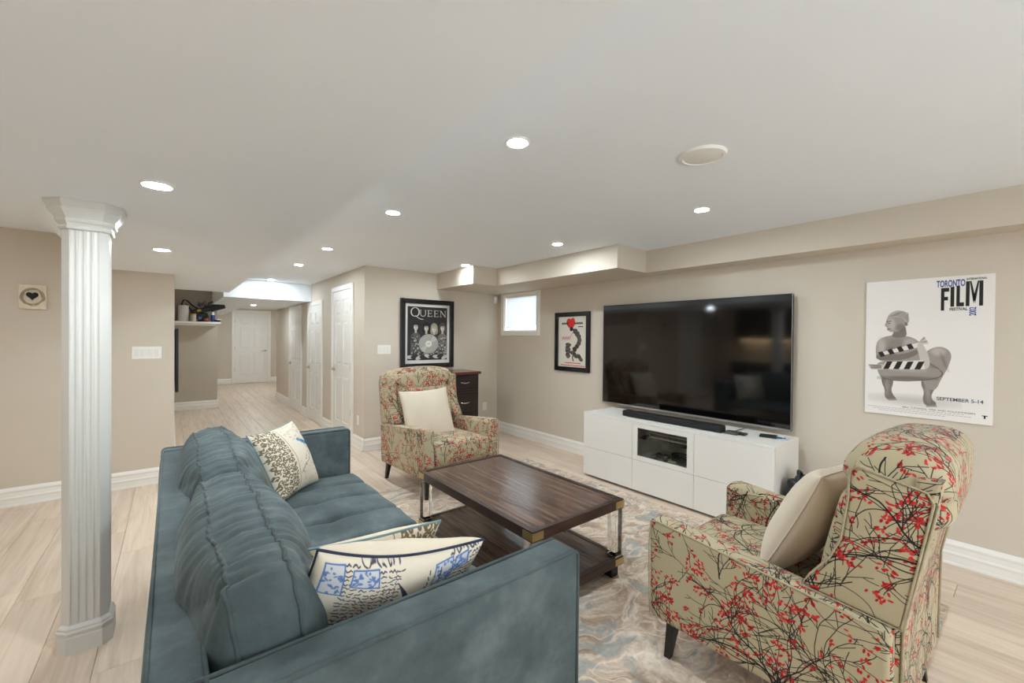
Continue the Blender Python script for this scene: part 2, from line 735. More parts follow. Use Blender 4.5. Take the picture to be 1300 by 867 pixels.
# ---- baseboards
BPROF = [(0, 0), (0.019, 0), (0.019, 0.012), (0.016, 0.018), (0.016, 0.058), (0.0185, 0.064), (0.0185, 0.074), (0.0145, 0.082),
         (0.0125, 0.112), (0.0155, 0.120), (0.0155, 0.130), (0.010, 0.140), (0.004, 0.152), (0, 0.152)]


def baseboard(name, runs):
    """runs: (start, end, normal) on the floor; the board stands out along the normal"""
    V, F = [], []
    for (a, b, n) in runs:
        k = len(V)
        for p in (a, b):
            for d, z in BPROF:
                V.append((p[0] + n[0] * d, p[1] + n[1] * d, z))
        q = len(BPROF)
        for i in range(q):
            j = (i + 1) % q
            F.append((k + i, k + j, k + q + j, k + q + i))
        F.append(list(range(k, k + q)))
        F.append(list(range(k + q, k + 2 * q)))
    o = mk(name, V, F, M_TRIM)
    o['kind'] = 'structure'
    return o


baseboard('baseboard_right', [((XR, YREAR), (XR, YQ), (-1, 0))])
baseboard('baseboard_back', [((XH - 0.019, YQ), (XR, YQ), (0, -1))])
baseboard('baseboard_hall', [((XH, YQ - 0.019), (XH, 5.53), (-1, 0)), ((XH, 6.47), (XH, 6.95), (-1, 0)), ((XH, 7.89), (XH, 8.29), (-1, 0)),
                             ((XH, 9.335), (XH, 10.719), (-1, 0)), ((XH, 10.7), (3.0, 10.7), (0, 1))])
baseboard('baseboard_end', [((XG, YF), (1.34, YF), (0, -1)), ((2.34, YF), (3.0, YF), (0, -1))])
baseboard('baseboard_left', [((XFL, YL), (-2.56, YL), (0, -1)), ((-1.53, YL), (XP + 0.019, YL), (0, -1))])
baseboard('baseboard_passage', [((XP, YL - 0.019), (XP, YG), (1, 0))])
baseboard('baseboard_alcove', [((XP, YG), (XG + 0.019, YG), (0, -1)), ((XG, YG - 0.019), (XG, YF), (1, 0))])

# ---- doors (wall frame: x right, y into the wall, z up)


def door(name, loc, rz, w, h, cas, handle_side, label):
    D = thing(name, label, 'door', loc, rz)
    D['kind'] = 'structure'
    del D['category']
    BS('casing', D, M_TRIM, [(-cas, -0.004, -0.022, 0, 0, h + cas), (w + 0.004, w + cas, -0.022, 0, 0, h + cas),
                             (-0.004, w + 0.004, -0.022, 0, h + 0.004, h + cas)], bev=0.004)
    st, mid = 0.115 * w / 0.8, 0.10 * w / 0.8
    rows = [(0.115, 0.40), (0.50, 0.785), (0.845, 0.935)]
    rows = [(a * h, b * h) for a, b in rows]
    rows[0] = (0.115 * h, 0.42 * h)
    rows[1] = (0.50 * h, 0.79 * h)
    rows[2] = (0.84 * h, 0.94 * h)
    c0, c1 = (st, (w - mid) / 2), ((w + mid) / 2, w - st)
    boxes = [(0, st, -0.013, 0, 0.012, h), (w - st, w, -0.013, 0, 0.012, h), ((w - mid) / 2, (w + mid) / 2, -0.013, 0, 0.012, h)]
    zs = [0.012] + [z for r in rows for z in r] + [h]
    for k in range(0, len(zs), 2):
        for c in (c0, c1):
            boxes.append((c[0], c[1], -0.013, 0, zs[k], zs[k + 1]))
    BS('slab', D, M_DOOR, boxes)
    for (z0, z1) in rows:
        for (a, b) in (c0, c1):
            e, s = 0.012, 0.035
            V = [(a, -0.002, z0), (b, -0.002, z0), (b, -0.002, z1), (a, -0.002, z1),
                 (a + e, -0.004, z0 + e), (b - e, -0.004, z0 + e), (b - e, -0.004, z1 - e), (a + e, -0.004, z1 - e),
                 (a + s, -0.011, z0 + s), (b - s, -0.011, z0 + s), (b - s, -0.011, z1 - s), (a + s, -0.011, z1 - s)]
            F = [(0, 1, 5, 4), (1, 2, 6, 5), (2, 3, 7, 6), (3, 0, 4, 7), (4, 5, 9, 8), (5, 6, 10, 9), (6, 7, 11, 10), (7, 4, 8, 11), (8, 9, 10, 11)]
            mk('panel', V, F, M_DOOR, D)
    hx = 0.065 if handle_side < 0 else w - 0.065
    hd = lathe('handle', [(0.001, -0.03), (0.028, -0.03), (0.030, -0.022), (0.028, -0.013), (0.001, -0.013)], M_STEEL, D, 20, 'Y', (hx, 0, 0.94 * h / 2.03))
    lev = -handle_side
    V, F = tube_geo([(0, -0.025, 0), (0, -0.055, 0), (0.012 * lev, -0.06, 0), (0.11 * lev, -0.058, -0.004)], [0.009, 0.009, 0.009, 0.007])
    mk('lever', V, F, M_STEEL, hd, True)
    ox = w + 0.002 if handle_side < 0 else -0.002
    for z in (0.2, 0.5, 0.88):
        B('hinge', D, M_STEEL, ox - 0.006, ox + 0.006, -0.024, -0.012, z * h - 0.045, z * h + 0.045, 0.002)
    return D


door('door_1', (XH, 6.39, 0), -math.pi / 2, 0.79, 2.03, 0.07, -1, 'white six-panel door nearest the armchair, with lever handle')
door('door_2', (XH, 7.81, 0), -math.pi / 2, 0.776, 1.90, 0.07, -1, 'white six-panel door in the middle of the hall wall')
door('door_3', (XH, 9.255, 0), -math.pi / 2, 0.881, 1.90, 0.07, -1, 'white six-panel door farthest along the hall wall')
door('door_4', (1.424, YF, 0), 0, 0.832, 2.06, 0.08, 1, 'white six-panel door closing the far end of the hall')
door('door_5', (-2.47, YL, 0), 0, 0.85, 2.03, 0.075, -1, 'white six-panel door in the left wall, mirrored in the television')

# ---- window_1 with blind
win = thing('window_1', 'small high basement window with white trim and half-lowered mini blind', 'window', (XR, WY1, WZ0), -math.pi / 2)
win['kind'] = 'structure'
del win['category']
ww, wh = WY1 - WY0, WZ1 - WZ0
BS('casing', win, M_TRIM, [(-0.068, 0.0, -0.02, 0.0, -0.068, wh + 0.022), (ww, ww + 0.068, -0.02, 0.0, -0.068, wh + 0.022),
                           (0.0, ww, -0.02, 0.0, -0.068, 0.0), (0.0, ww, -0.02, 0.0, wh - 0.006, wh + 0.022)], bev=0.003)
BS('sash', win, M_TRIM, [(0, 0.03, 0.075, 0.11, 0, wh), (ww - 0.03, ww, 0.075, 0.11, 0, wh), (0.03, ww - 0.03, 0.075, 0.11, 0, 0.03),
                         (0.03, ww - 0.03, 0.075, 0.11, wh - 0.03, wh), (0.2, 0.225, 0.08, 0.11, 0.03, wh - 0.03)])
BS('reveal', win, M_TRIM, [(0, 0.006, 0, 0.075, 0, wh), (ww - 0.006, ww, 0, 0.075, 0, wh), (0.006, ww - 0.006, 0, 0.075, 0, 0.006)])
blind = B('blind', win, M_PLASTIC, 0.012, ww - 0.012, 0.012, 0.045, wh - 0.045, wh - 0.004, 0.003)
sl = bpy.data.meshes.new('slat')
a = math.radians(66)
hw_, t_ = 0.016, 0.0006
V, F = [], []
for k in range(5):
    s = -1 + 2 * k / 4
    yy, zz = s * hw_ * math.cos(a), s * hw_ * math.sin(a) + 0.0015 * (1 - s * s)
    V += [(0.014, yy, zz), (ww - 0.014, yy, zz)]
for k in range(4):
    F.append((2 * k, 2 * k + 1, 2 * k + 3, 2 * k + 2))
sl.from_pydata(V, [], F)
sl.materials.append(M_SLAT)
sl.shade_smooth()
z = wh - 0.058
nsl = 0
while z > 0.072:
    link('slat', sl, blind, loc=(0, 0.03, z))
    z -= 0.0255
B('bottom_rail', blind, M_PLASTIC, 0.014, ww - 0.014, 0.02, 0.04, 0.05, 0.062, 0.002)
for x in (0.10, ww - 0.10):
    tube('cord', [(x, 0.03, wh - 0.04), (x, 0.03, 0.055)], 0.0012, M_PLASTIC, blind, n=5)
tube('wand', [(0.05, 0.008, wh - 0.05), (0.052, 0.008, 0.18)], 0.0035, M_PLASTIC, blind, n=6)

# ================================================================== fluted column
col = thing('column', 'white fluted square column with flared capital between sofa and left wall', 'column', (-0.300, 2.722, 0))


def octa(a, c):
    return [(-a + c, -a), (a - c, -a), (a, -a + c), (a, a - c), (a - c, a), (-a + c, a), (-a, a - c), (-a, -a + c)]


def fluted(a, c, nfl=4, r=0.0065):
    """chamfered square with scooped flutes in every flat face"""
    base = octa(a, c)
    out = []
    for i in range(8):
        p, q = Vector(base[i]), Vector(base[(i + 1) % 8])
        out.append(tuple(p))
        if i % 2 == 0:
            t = (q - p)
            L = t.length
            t.normalize()
            n = Vector((-t.y, t.x))
            step = L / (nfl + 0.0)
            for k in range(nfl):
                cx = (k + 0.5) * step
                for s in range(7):
                    an = math.pi * s / 6
                    out.append(tuple(p + t * (cx - step * 0.36 * math.cos(an)) + n * (r * math.sin(an))))
    return out


def loft(name, rings, material, parent, smooth=False):
    V, F = [], []
    n = len(rings[0][0])
    for ring, z in rings:
        V += [(p[0], p[1], z) for p in ring]
    for i in range(len(rings) - 1):
        for k in range(n):
            j = (k + 1) % n
            F.append((i * n + k, i * n + j, (i + 1) * n + j, (i + 1) * n + k))
    F.append(list(range(n)))
    F.append([(len(rings) - 1) * n + k for k in range(n)])
    return mk(name, V, F, material, parent, smooth)


prof = fluted(0.076, 0.027, 4, 0.006)
loft('shaft', [(prof, 0.10), (prof, 1.90)], M_COLUMN, col)
bs = [(0.104, 0.038, 0.0), (0.104, 0.038, 0.072), (0.101, 0.037, 0.076), (0.101, 0.037, 0.084), (0.105, 0.038, 0.088), (0.105, 0.038, 0.096),
      (0.100, 0.036, 0.101), (0.100, 0.036, 0.109), (0.096, 0.034, 0.114), (0.089, 0.031, 0.122)]
loft('plinth', [(octa(a * 0.875, c * 0.875), z) for a, c, z in bs], M_COLUMN, col)
cs = [(0.089, 0.031, 1.860), (0.097, 0.033, 1.864), (0.099, 0.034, 1.872), (0.095, 0.033, 1.878), (0.099, 0.034, 1.886), (0.107, 0.040, 1.894),
      (0.110, 0.042, 1.902), (0.107, 0.041, 1.907), (0.116, 0.046, 1.920), (0.128, 0.053, 1.936), (0.133, 0.056, 1.944), (0.130, 0.055, 1.950),
      (0.139, 0.062, 1.962), (0.144, 0.066, 1.972), (0.144, 0.066, 1.983)]
loft('capital', [(octa(0.078 + (a - 0.089) * 0.94, c * 0.92), z) for a, c, z in cs], M_COLUMN, col)

# ================================================================== recessed ceiling lights
RING = [(0.050, 0.0), (0.052, -0.005), (0.060, -0.007), (0.068, -0.003), (0.069, 0.0)]


def lamp(x, y, z, label, r=0.80):
    t = thing('recessed_light', label, 'ceiling light', (x, y, z), 0, 'recessed ceiling lights')
    lathe('trim_ring', [(a * r, h) for a, h in RING], M_TRIM, t, 32)
    lathe('lens', [(0.001, -0.0075), (0.030 * r, -0.0072), (0.046 * r, -0.0055), (0.0505 * r, -0.002), (0.0505 * r, -0.0005)], M_LAMP, t, 24)


for x, y, z, l in [
    (1.19, 1.453, ZH, 'lit round ceiling light above the near half of the coffee table, largest in view'),
    (1.195, 2.822, ZH, 'lit round ceiling light above the far sofa end, second in the row to the hall'),
    (1.195, 4.414, ZH, 'lit round ceiling light between sofa and doors, third in the row to the hall'),
    (1.20, 5.637, ZH, 'lit round ceiling light outside the nearest white door, fourth in its row'),
    (1.195, 7.44, ZH, 'lit round ceiling light right against the hall bulkhead'),
    (2.745, 1.414, ZH, 'lit round ceiling light directly above the television'),
    (2.75, 2.77, ZH, 'lit round ceiling light near the soffit corner above the small poster'),
    (2.735, 4.30, ZH, 'lit round ceiling light tucked against the soffit by the window'),
    (-0.045, 2.142, ZL, 'lit round light in the low ceiling beside the column capital'),
    (-0.055, 3.739, ZL, 'lit round light in the low ceiling before the switch wall'),
    (1.20, 9.317, ZL, 'lit round light in the low hall bulkhead before the end door')]:
    lamp(x, y, z, l)
for x, y, z in [(1.19, -1.5, ZH), (2.745, -1.5, ZH),  # unseen lamps added to brighten the near room, left side and hall end
                (-1.9, 3.7, 2.252), (-1.9, 1.6, 2.252), (-1.9, -0.6, 2.252), (1.75, 13.3, ZH), (2.45, 12.2, ZH), (1.55, 11.6, ZH)]:
    lamp(x, y, z, 'lit round ceiling light out of view, added to light the room and hall')
sp = thing('ceiling_speaker', 'unlit white round disc on the ceiling, no glow', 'speaker', (1.935, 0.996, ZH))
lathe('grille', [(0.001, -0.012), (0.078, -0.012), (0.084, -0.010)], M_PLASTIC, sp, 40)
lathe('rim', [(0.084, -0.010), (0.088, -0.014), (0.098, -0.012), (0.104, -0.004), (0.105, 0.0)], M_PLASTIC, sp, 40)

# ================================================================== wall plates
def plate(label, loc, rz, n, kind, w=None):
    w = w or 0.07 + 0.046 * (n - 1)
    t = thing('switch_plate' if kind == 'switch' else 'power_outlet', label, 'switch' if kind == 'switch' else 'outlet', loc, rz)
    B('cover', t, M_PLASTIC, -w / 2, w / 2, -0.006, 0, -0.058, 0.058, 0.003)
    for k in range(n):
        x = (k - (n - 1) / 2) * 0.046
        if kind == 'switch':
            B('rocker', t, M_WHITE, x - 0.0165, x + 0.0165, -0.0105, -0.006, -0.033, 0.033, 0.002)
        else:
            for zz in (-0.02, 0.02):
                s = B('socket', t, M_WHITE, x - 0.017, x + 0.017, -0.0085, -0.006, zz - 0.014, zz + 0.014, 0.004)
                BS('slot', s, M_BLACKP, [(x - 0.008, x - 0.006, -0.0088, -0.008, zz - 0.004, zz + 0.006), (x + 0.006, x + 0.008, -0.0088, -0.008, zz - 0.004, zz + 0.005)])
    return t


plate('white four-gang switch plate on the left wall end', (-0.180, YL, 1.235), 0, 4, 'switch', 0.213)
plate('white three-gang switch plate left of the framed record poster', (2.079, YQ, 1.242), 0, 3, 'switch', 0.172)
plate('white outlet low on the wall between nearest door and corner', (XH, 5.36, 0.35), -math.pi / 2, 1, 'outlet')
plate('white outlet low on the wall right of the dark dresser', (3.63, YQ, 0.385), 0, 1, 'outlet')
ms = thing('motion_sensor', 'small white motion sensor in the corner beside the window', 'sensor', (3.792, YQ, 1.97))
rbox('housing', ms, M_PLASTIC, (0, -0.024, 0), (0.032, 0.022, 0.052), 0.014, (3, 3, 3))
rbox('lens', ms, M_WHITE, (0, -0.044, -0.018), (0.022, 0.008, 0.022), 0.006, (3, 3, 3))

# ================================================================== heart plaque on left wall
M_CREAM = mat('cream_distressed_wood', rgb(226, 214, 192), 0.6, noise=0.10, nscale=22)
M_TWIG = mat('painted_twig', rgb(176, 158, 130), 0.7, noise=0.2, nscale=40)
M_HEART = mat('black_felt', rgb(34, 33, 33), 0.85)
hp = thing('heart_plaque', 'square cream plaque with twig wreath and black heart', 'plaque', (-0.89, YL, 1.705))
B('board', hp, M_CREAM, -0.078, 0.078, -0.032, 0, -0.1, 0.1, 0.006)
g = random.Random(3)
for k in range(6):
    pts = []
    ph, ex, tl = g.uniform(0, 6), g.uniform(0.9, 1.08), g.uniform(-0.3, 0.3)
    for i in range(36):
        an = 2 * math.pi * i / 36
        rr = 1 + 0.10 * math.sin(2 * an + ph) + 0.04 * math.sin(5 * an + ph * 2)
        x, zz = 0.058 * rr * ex * math.cos(an), 0.066 * rr * math.sin(an)
        pts.append((x * math.cos(tl) - zz * math.sin(tl) * 0.8, -0.036 - 0.004 * math.sin(3 * an + ph), zz * math.cos(tl) + x * math.sin(tl)))
    tube('twig', pts, 0.0033, M_TWIG, hp, True, 6)
hpts = []
for i in range(40):
    an = 2 * math.pi * i / 40
    hpts.append((0.0021 * 16 * math.sin(an) ** 3 * 1.0, 0.0023 * (13 * math.cos(an) - 5 * math.cos(2 * an) - 2 * math.cos(3 * an) - math.cos(4 * an)) + 0.008))
extrude('heart', hpts, -0.046, -0.03, 'xz', M_HEART, hp, 0.002, 1)

# ================================================================== posters and frames
M_FRAME = mat('black_frame_lacquer', rgb(17, 17, 18), 0.22, coat=0.3)
M_MATB = mat('ivory_mat_board', rgb(214, 209, 200), 0.8)
M_INK = mat('black_ink', rgb(28, 27, 30), 0.5)
M_BLUEINK = mat('blue_ink', rgb(48, 78, 150), 0.5)
M_REDINK = mat('red_ink', rgb(200, 50, 45), 0.5)


def frame(t, w, h, bar, d, inset_mat, prof=True):
    """four mitred bars"""
    for k in range(4):
        if k == 0:
            o = [(0, 0), (w, 0), (w - bar, bar), (bar, bar)]
        elif k == 1:
            o = [(w, 0), (w, h), (w - bar, h - bar), (w - bar, bar)]
        elif k == 2:
            o = [(w, h), (0, h), (bar, h - bar), (w - bar, h - bar)]
        else:
            o = [(0, h), (0, 0), (bar, bar), (bar, h - bar)]
        extrude('frame_bar', o, -d, 0, 'xz', M_FRAME, t, 0.005, 2)


# --- record poster: generic group portrait with a silver record
def draw_band():
    W_, H_ = 330, 440
    c = Canvas(W_, H_, (38, 34, 33))
    for k in range(60):
        c.ell(g.uniform(0, W_), g.uniform(120, 330), g.uniform(15, 40), g.uniform(15, 50), 0, (30 + g.randint(0, 25),) * 3, 0.35, 20)
    heads = [(66, 275, (34, 32, 30)), (152, 268, (25, 24, 24)), (218, 262, (150, 140, 122)), (290, 270, (74, 62, 52))]
    for i, (x, y, hair) in enumerate(heads):
        tone = [(86, 84, 80), (40, 40, 42), (60, 58, 56), (110, 106, 100)][i]
        c.poly([(x - 44, 30), (x + 44, 30), (x + 38, y - 70), (x + 16, y - 48), (x - 16, y - 48), (x - 38, y - 70)], tone)
        for k in range(46):
            px, py = x + g.uniform(-36, 36), g.uniform(40, y - 75)
            c.ell(px, py, g.uniform(2, 7), g.uniform(2, 9), g.uniform(0, 3), ((205, 200, 192) if g.random() < 0.5 else (24, 23, 23)), 0.75)
        c.ell(x, y + 6, 30, 40, 0, hair, 1, 6)
        c.ell(x - 20, y - 22, 13, 28, 0.1, hair, 1, 5)
        c.ell(x + 20, y - 22, 13, 28, -0.1, hair, 1, 5)
        c.poly([(x - 9, y - 52), (x + 9, y - 52), (x + 9, y - 20), (x - 9, y - 20)], (176, 168, 158))
        c.ell(x, y - 4, 17, 25, 0, (208, 200, 190), 1, 3)
        c.ell(x + 7, y - 6, 9, 20, 0, (170, 160, 150), 0.5, 6)
        for sx in (-7, 7):
            c.ell(x + sx, y + 3, 4.2, 2.4, 0, (50, 45, 42), 1, 2)
            c.line(x + sx - 5, y + 9, x + sx + 5, y + 9, 1, 1, (60, 52, 46))
        c.line(x, y + 2, x - 1, y - 8, 1, 1.6, (150, 138, 126))
        c.line(x - 5, y - 16, x + 5, y - 16, 1.3, 1.3, (110, 90, 84))
        c.ell(x, y + 24, 21, 11, 0, hair, 1, 5)
    for k in range(9):
        x = 20 + k * 36
        c.ell(x, 26 + 8 * math.sin(k * 2.1), 30, 15, 0.5 * math.sin(k), ((196, 190, 182) if k % 2 == 0 else (52, 49, 47)), 1, 4)
    for rr, tone in ((82, 120), (80, 164), (74, 150), (70, 168), (63, 152), (58, 168), (50, 154), (44, 166), (36, 158)):
        c.ell(172, 134, rr, rr, 0, (tone + 2, tone, tone - 10), 1, 1.5)
    for an in (0.6, 0.9, 3.8, 4.1):
        c.poly([(172, 134), (172 + 78 * math.cos(an - .13), 134 + 78 * math.sin(an - .13)), (172 + 78 * math.cos(an + .13), 134 + 78 * math.sin(an + .13))], (215, 214, 206), 0.45)
    c.ell(172, 134, 27, 27, 0, (216, 213, 206), 1, 1.5)
    c.line(158, 138, 186, 138, 1, 1, (120, 115, 110))
    c.line(160, 130, 184, 130, 1, 1, (120, 115, 110))
    ink = (206, 200, 190)
    # QUEEN in thin serif capitals
    for k in range(48):
        a0, a1 = 2 * math.pi * k / 48, 2 * math.pi * (k + 1) / 48
        th = 2.0 + 2.6 * abs(math.cos(a0))
        c.line(60 + 32 * math.cos(a0), 394 + 36 * math.sin(a0), 60 + 32 * math.cos(a1), 394 + 36 * math.sin(a1), th, th, ink)
    c.path([(62, 366), (84, 348), (104, 338), (124, 336)], 3.0, ink)

    def serif(x, y, s=8):
        c.line(x - s, y, x + s, y, 1.3, 1.3, ink)
    T, Bt = 412, 362
    c.path([(104, T), (104, 380), (108, 368), (118, 362), (130, 362), (140, 368), (144, 380), (144, T)], 2.4, ink)
    serif(104, T)
    serif(144, T)
    for x in (168, 222):
        c.line(x, T, x, Bt, 3, 3, ink)
        c.line(x - 6, T, x + 30, T, 1.7, 1.7, ink)
        c.line(x - 6, Bt, x + 32, Bt, 1.7, 1.7, ink)
        c.line(x, 388, x + 22, 388, 1.6, 1.6, ink)
        c.line(x + 30, T, x + 30, T - 8, 1.6, 1.2, ink)
        c.line(x + 32, Bt, x + 32, Bt + 9, 1.6, 1.2, ink)
        c.line(x + 22, 393, x + 22, 383, 1.3, 1.3, ink)
    c.line(274, T, 274, Bt, 1.8, 1.8, ink)
    c.line(274, T, 312, Bt, 3, 3, ink)
    c.line(312, T, 312, Bt, 1.8, 1.8, ink)
    serif(272, T)
    serif(274, Bt)
    serif(312, T)
    return c.image('record_poster_print')


rp = thing('framed_record_poster', 'black framed QUEEN poster with silver record above the armchair', 'picture', (2.287, YQ, 0.992))
w_, h_ = 0.783, 0.912
frame(rp, w_, h_, 0.062, 0.04, M_MATB)
B('mat_board', rp, M_MATB, 0.05, w_ - 0.05, -0.014, -0.002, 0.05, h_ - 0.05, 0)
print_quad('print', rp, print_mat('record_poster_print', draw_band(), 0.3, coat=0.2), 0.098, w_ - 0.098, 0.105, h_ - 0.098, -0.0148)


# --- tall film festival poster on the right wall
def chaikin(p, it=2):
    for _ in range(it):
        q = []
        for a_, b_ in zip(p, p[1:] + p[:1]):
            q.append((a_[0] * 0.75 + b_[0] * 0.25, a_[1] * 0.75 + b_[1] * 0.25))
            q.append((a_[0] * 0.25 + b_[0] * 0.75, a_[1] * 0.25 + b_[1] * 0.75))
        p = q
    return p


def draw_figure():
    W_, H_ = 420, 636
    c = Canvas(W_, H_, (236, 231, 225))
    sk, dk, md, lt = (158, 149, 141), (88, 80, 75), (124, 115, 108), (200, 192, 184)

    def sp(pts, col, al=1.0):
        c.poly(chaikin(pts), col, al)
    c.ell(170, 74, 130, 20, 0, (190, 182, 174), 0.7, 30)
    # far foot and near foot with shins
    sp([(60, 176), (104, 182), (104, 148), (96, 118), (104, 92), (116, 80), (110, 66), (84, 68), (72, 84), (74, 118), (62, 148)], md)
    c.ell(80, 128, 8, 34, 0, lt, 0.4, 12)
    sp([(204, 190), (262, 210), (252, 150), (236, 112), (236, 88), (254, 72), (246, 52), (214, 58), (206, 84), (212, 120), (200, 150)], md)
    c.ell(222, 120, 8, 40, 0.1, lt, 0.45, 12)
    for k in range(5):
        c.ell(222 + 7 * k, 54 + 1.0 * k, 4, 4, 0, sk)
        c.ell(90 + 6 * k, 68 + k, 4, 4, 0, sk)
    # raised near knee, thigh and calf on the right
    sp([(190, 200), (196, 262), (216, 304), (238, 322), (264, 328), (288, 314), (298, 288), (292, 254), (280, 216), (264, 176), (250, 130), (222, 130), (206, 170)], sk)
    c.ell(254, 304, 22, 18, 0, lt, 0.7, 14)
    c.ell(274, 258, 5, 36, 0.3, dk, 0.35, 8)
    c.ell(240, 214, 16, 30, 0.3, md, 0.6, 14)
    # folded thigh lying across
    sp([(40, 232), (52, 250), (100, 252), (180, 238), (262, 226), (276, 206), (264, 184), (210, 170), (140, 160), (76, 162), (50, 184)], sk)
    c.ell(150, 176, 96, 9, 0.05, dk, 0.55, 10)
    c.ell(130, 222, 76, 12, -0.08, lt, 0.55, 14)
    c.path(chaikin([(50, 186), (76, 165), (140, 162), (210, 172), (258, 186), (272, 206), (258, 224)], 1)[:-2], 1.8, dk, 0.8)
    c.path([(258, 226), (230, 246), (214, 270)], 2.2, dk, 0.6)
    c.path([(60, 172), (66, 140), (78, 112)], 1.6, dk, 0.6)
    # torso and shoulders
    sp([(44, 246), (36, 300), (40, 344), (58, 366), (96, 378), (140, 376), (172, 366), (196, 344), (204, 300), (196, 246)], sk)
    c.ell(58, 322, 14, 38, 0.05, lt, 0.6, 14)
    c.ell(112, 336, 30, 26, 0, md, 0.45, 16)
    c.ell(90, 300, 20, 22, 0, dk, 0.35, 14)
    c.ell(158, 340, 22, 20, 0.4, lt, 0.45, 14)
    # far forearm, near forearm with raised hand
    sp([(36, 276), (60, 292), (130, 284), (196, 318), (206, 306), (150, 262), (80, 256), (44, 258)], md)
    sp([(188, 350), (206, 336), (226, 282), (230, 240), (218, 222), (200, 226), (196, 268), (182, 330)], lt)
    for k in range(4):
        c.line(192, 338, 208 + 4 * k, 366 - 8 * k, 5, 3.4, lt if k % 2 else sk)
    sp([(12, 224), (40, 236), (72, 236), (82, 222), (62, 210), (24, 212)], lt)
    for k in range(4):
        c.line(56, 230 - 4 * k, 12 + 3 * k, 231 - 6 * k, 3.0, 2.2, sk if k % 2 else md)
    # clapper board bars
    c.poly([(50, 276), (60, 296), (190, 344), (184, 320)], (226, 220, 212))
    for k in range(4):
        x, y = 56 + 34 * k, 272 + 13 * k
        c.poly([(x, y), (x + 17, y + 6), (x + 6, y + 28), (x - 10, y + 22)], (38, 34, 33))
    c.poly([(62, 214), (74, 248), (206, 264), (214, 222)], (224, 218, 210))
    for k in range(4):
        x, y = 66 + 37 * k, 215 + 1.6 * k
        c.poly([(x, y), (x + 20, y + 1), (x + 34, y + 38), (x + 14, y + 36)], (38, 34, 33))
    # neck and bowed head turned to the left
    sp([(92, 366), (150, 366), (146, 410), (138, 430), (108, 420), (104, 396)], md)
    sp([(78, 462), (74, 440), (68, 424), (78, 416), (78, 402), (92, 392), (120, 394), (142, 416), (154, 444), (146, 474), (118, 492), (92, 486)], sk)
    c.ell(92, 430, 15, 30, 0.1, lt, 0.6, 12)
    c.ell(126, 414, 16, 16, 0.4, dk, 0.4, 12)
    sp([(76, 462), (90, 486), (118, 498), (146, 486), (158, 456), (154, 432), (144, 440), (134, 458), (104, 466)], (182, 175, 166))
    for k in range(7):
        c.path([(82 + 5 * k, 466 + 3 * k), (112 + 4 * k, 470 + 3 * k), (140 + 2 * k, 456 + 4 * k), (152, 440 + 5 * k)], 0.9, (128, 120, 112), 0.8)
    c.ell(146, 430, 5, 9, 0.2, md)
    c.line(76, 442, 92, 444, 1.8, 1.4, dk)
    c.ell(84, 434, 5, 2.0, 0.1, dk)
    c.line(80, 406, 92, 407, 1.6, 1.2, dk)
    return c.image('festival_poster_print')


fp = thing('festival_poster', 'white TORONTO FILM festival poster with crouching grey figure on right wall', 'poster', (XR, 0.7685, 0.902), -math.pi / 2)
pw_, ph_ = 0.603, 0.917
B('board', fp, mat('poster_paper', rgb(236, 232, 226), 0.45), 0, pw_, -0.012, 0, 0, ph_, 0.001)
print_quad('print', fp, print_mat('festival_poster_print', draw_figure(), 0.4), 0.003, pw_ - 0.003, 0.003, ph_ - 0.003, -0.0123)


def fx(px):
    return pw_ * (px - 80) / 610.0


def fz(top, bot):
    return ph_ * (1 - top), ph_ * (1 - bot)


def ft(body, x0, x1, t, b, material, bold=0.02, rot=0):
    text(body, fp, material, x0 * pw_, x1 * pw_, (1 - b) * ph_, (1 - t) * ph_, -0.0128, bold, rot)


ft('TORONTO', 0.585, 0.795, 0.025, 0.073, M_BLUEINK, 0.03)
ft('INTERNATIONAL', 0.805, 0.945, 0.020, 0.034, M_INK, 0.03)


def block(polys):
    """heavy block capital built from plain polygons in poster fractions (x, top-down y)"""
    V, F = [], []
    for p in polys:
        k = len(V)
        V += [(x * pw_, -0.0128, (1 - y) * ph_) for x, y in p]
        F.append(list(range(k, k + len(p))))
    mk('lettering', V, F, M_INK, fp)


def bar(x0, x1, y0, y1):
    return [(x0, y0), (x1, y0), (x1, y1), (x0, y1)]


block([bar(0.620, 0.645, 0.078, 0.235), bar(0.645, 0.680, 0.078, 0.105), bar(0.645, 0.672, 0.140, 0.165)])
block([bar(0.690, 0.718, 0.073, 0.210)])
block([bar(0.733, 0.758, 0.068, 0.210), bar(0.758, 0.788, 0.183, 0.210)])
block([bar(0.800, 0.827, 0.042, 0.210), bar(0.893, 0.920, 0.042, 0.210), [(0.827, 0.042), (0.838, 0.042), (0.866, 0.150), (0.854, 0.196)],
       [(0.893, 0.042), (0.882, 0.042), (0.854, 0.150), (0.866, 0.196)]])
ft('FESTIVAL', 0.685, 0.815, 0.217, 0.238, M_INK, 0.03)
ft('2002', 0.825, 0.875, 0.217, 0.275, M_BLUEINK, 0.03, 90)
ft('SEPTEMBER 5-14', 0.60, 0.935, 0.838, 0.862, mat('slate_ink', rgb(74, 84, 104), 0.5), 0.02)
ft('BELL CANADA, VISA AND VOLKSWAGEN', 0.33, 0.88, 0.928, 0.940, M_INK, 0.0)
ft('T', 0.925, 0.965, 0.938, 0.960, M_INK, 0.05)
M_FINE = mat('grey_fine_print', rgb(150, 146, 142), 0.6)
for k in range(3):
    BS('fine_print', fp, M_FINE, [((0.03 + 0.05 * k + 0.03 * i) * pw_, (0.03 + 0.05 * k + 0.03 * i + 0.024) * pw_, -0.0127, -0.0124,
                                   (0.052 - 0.012 * k) * ph_, (0.0545 - 0.012 * k) * ph_) for i in range(26 if k < 2 else 18)])


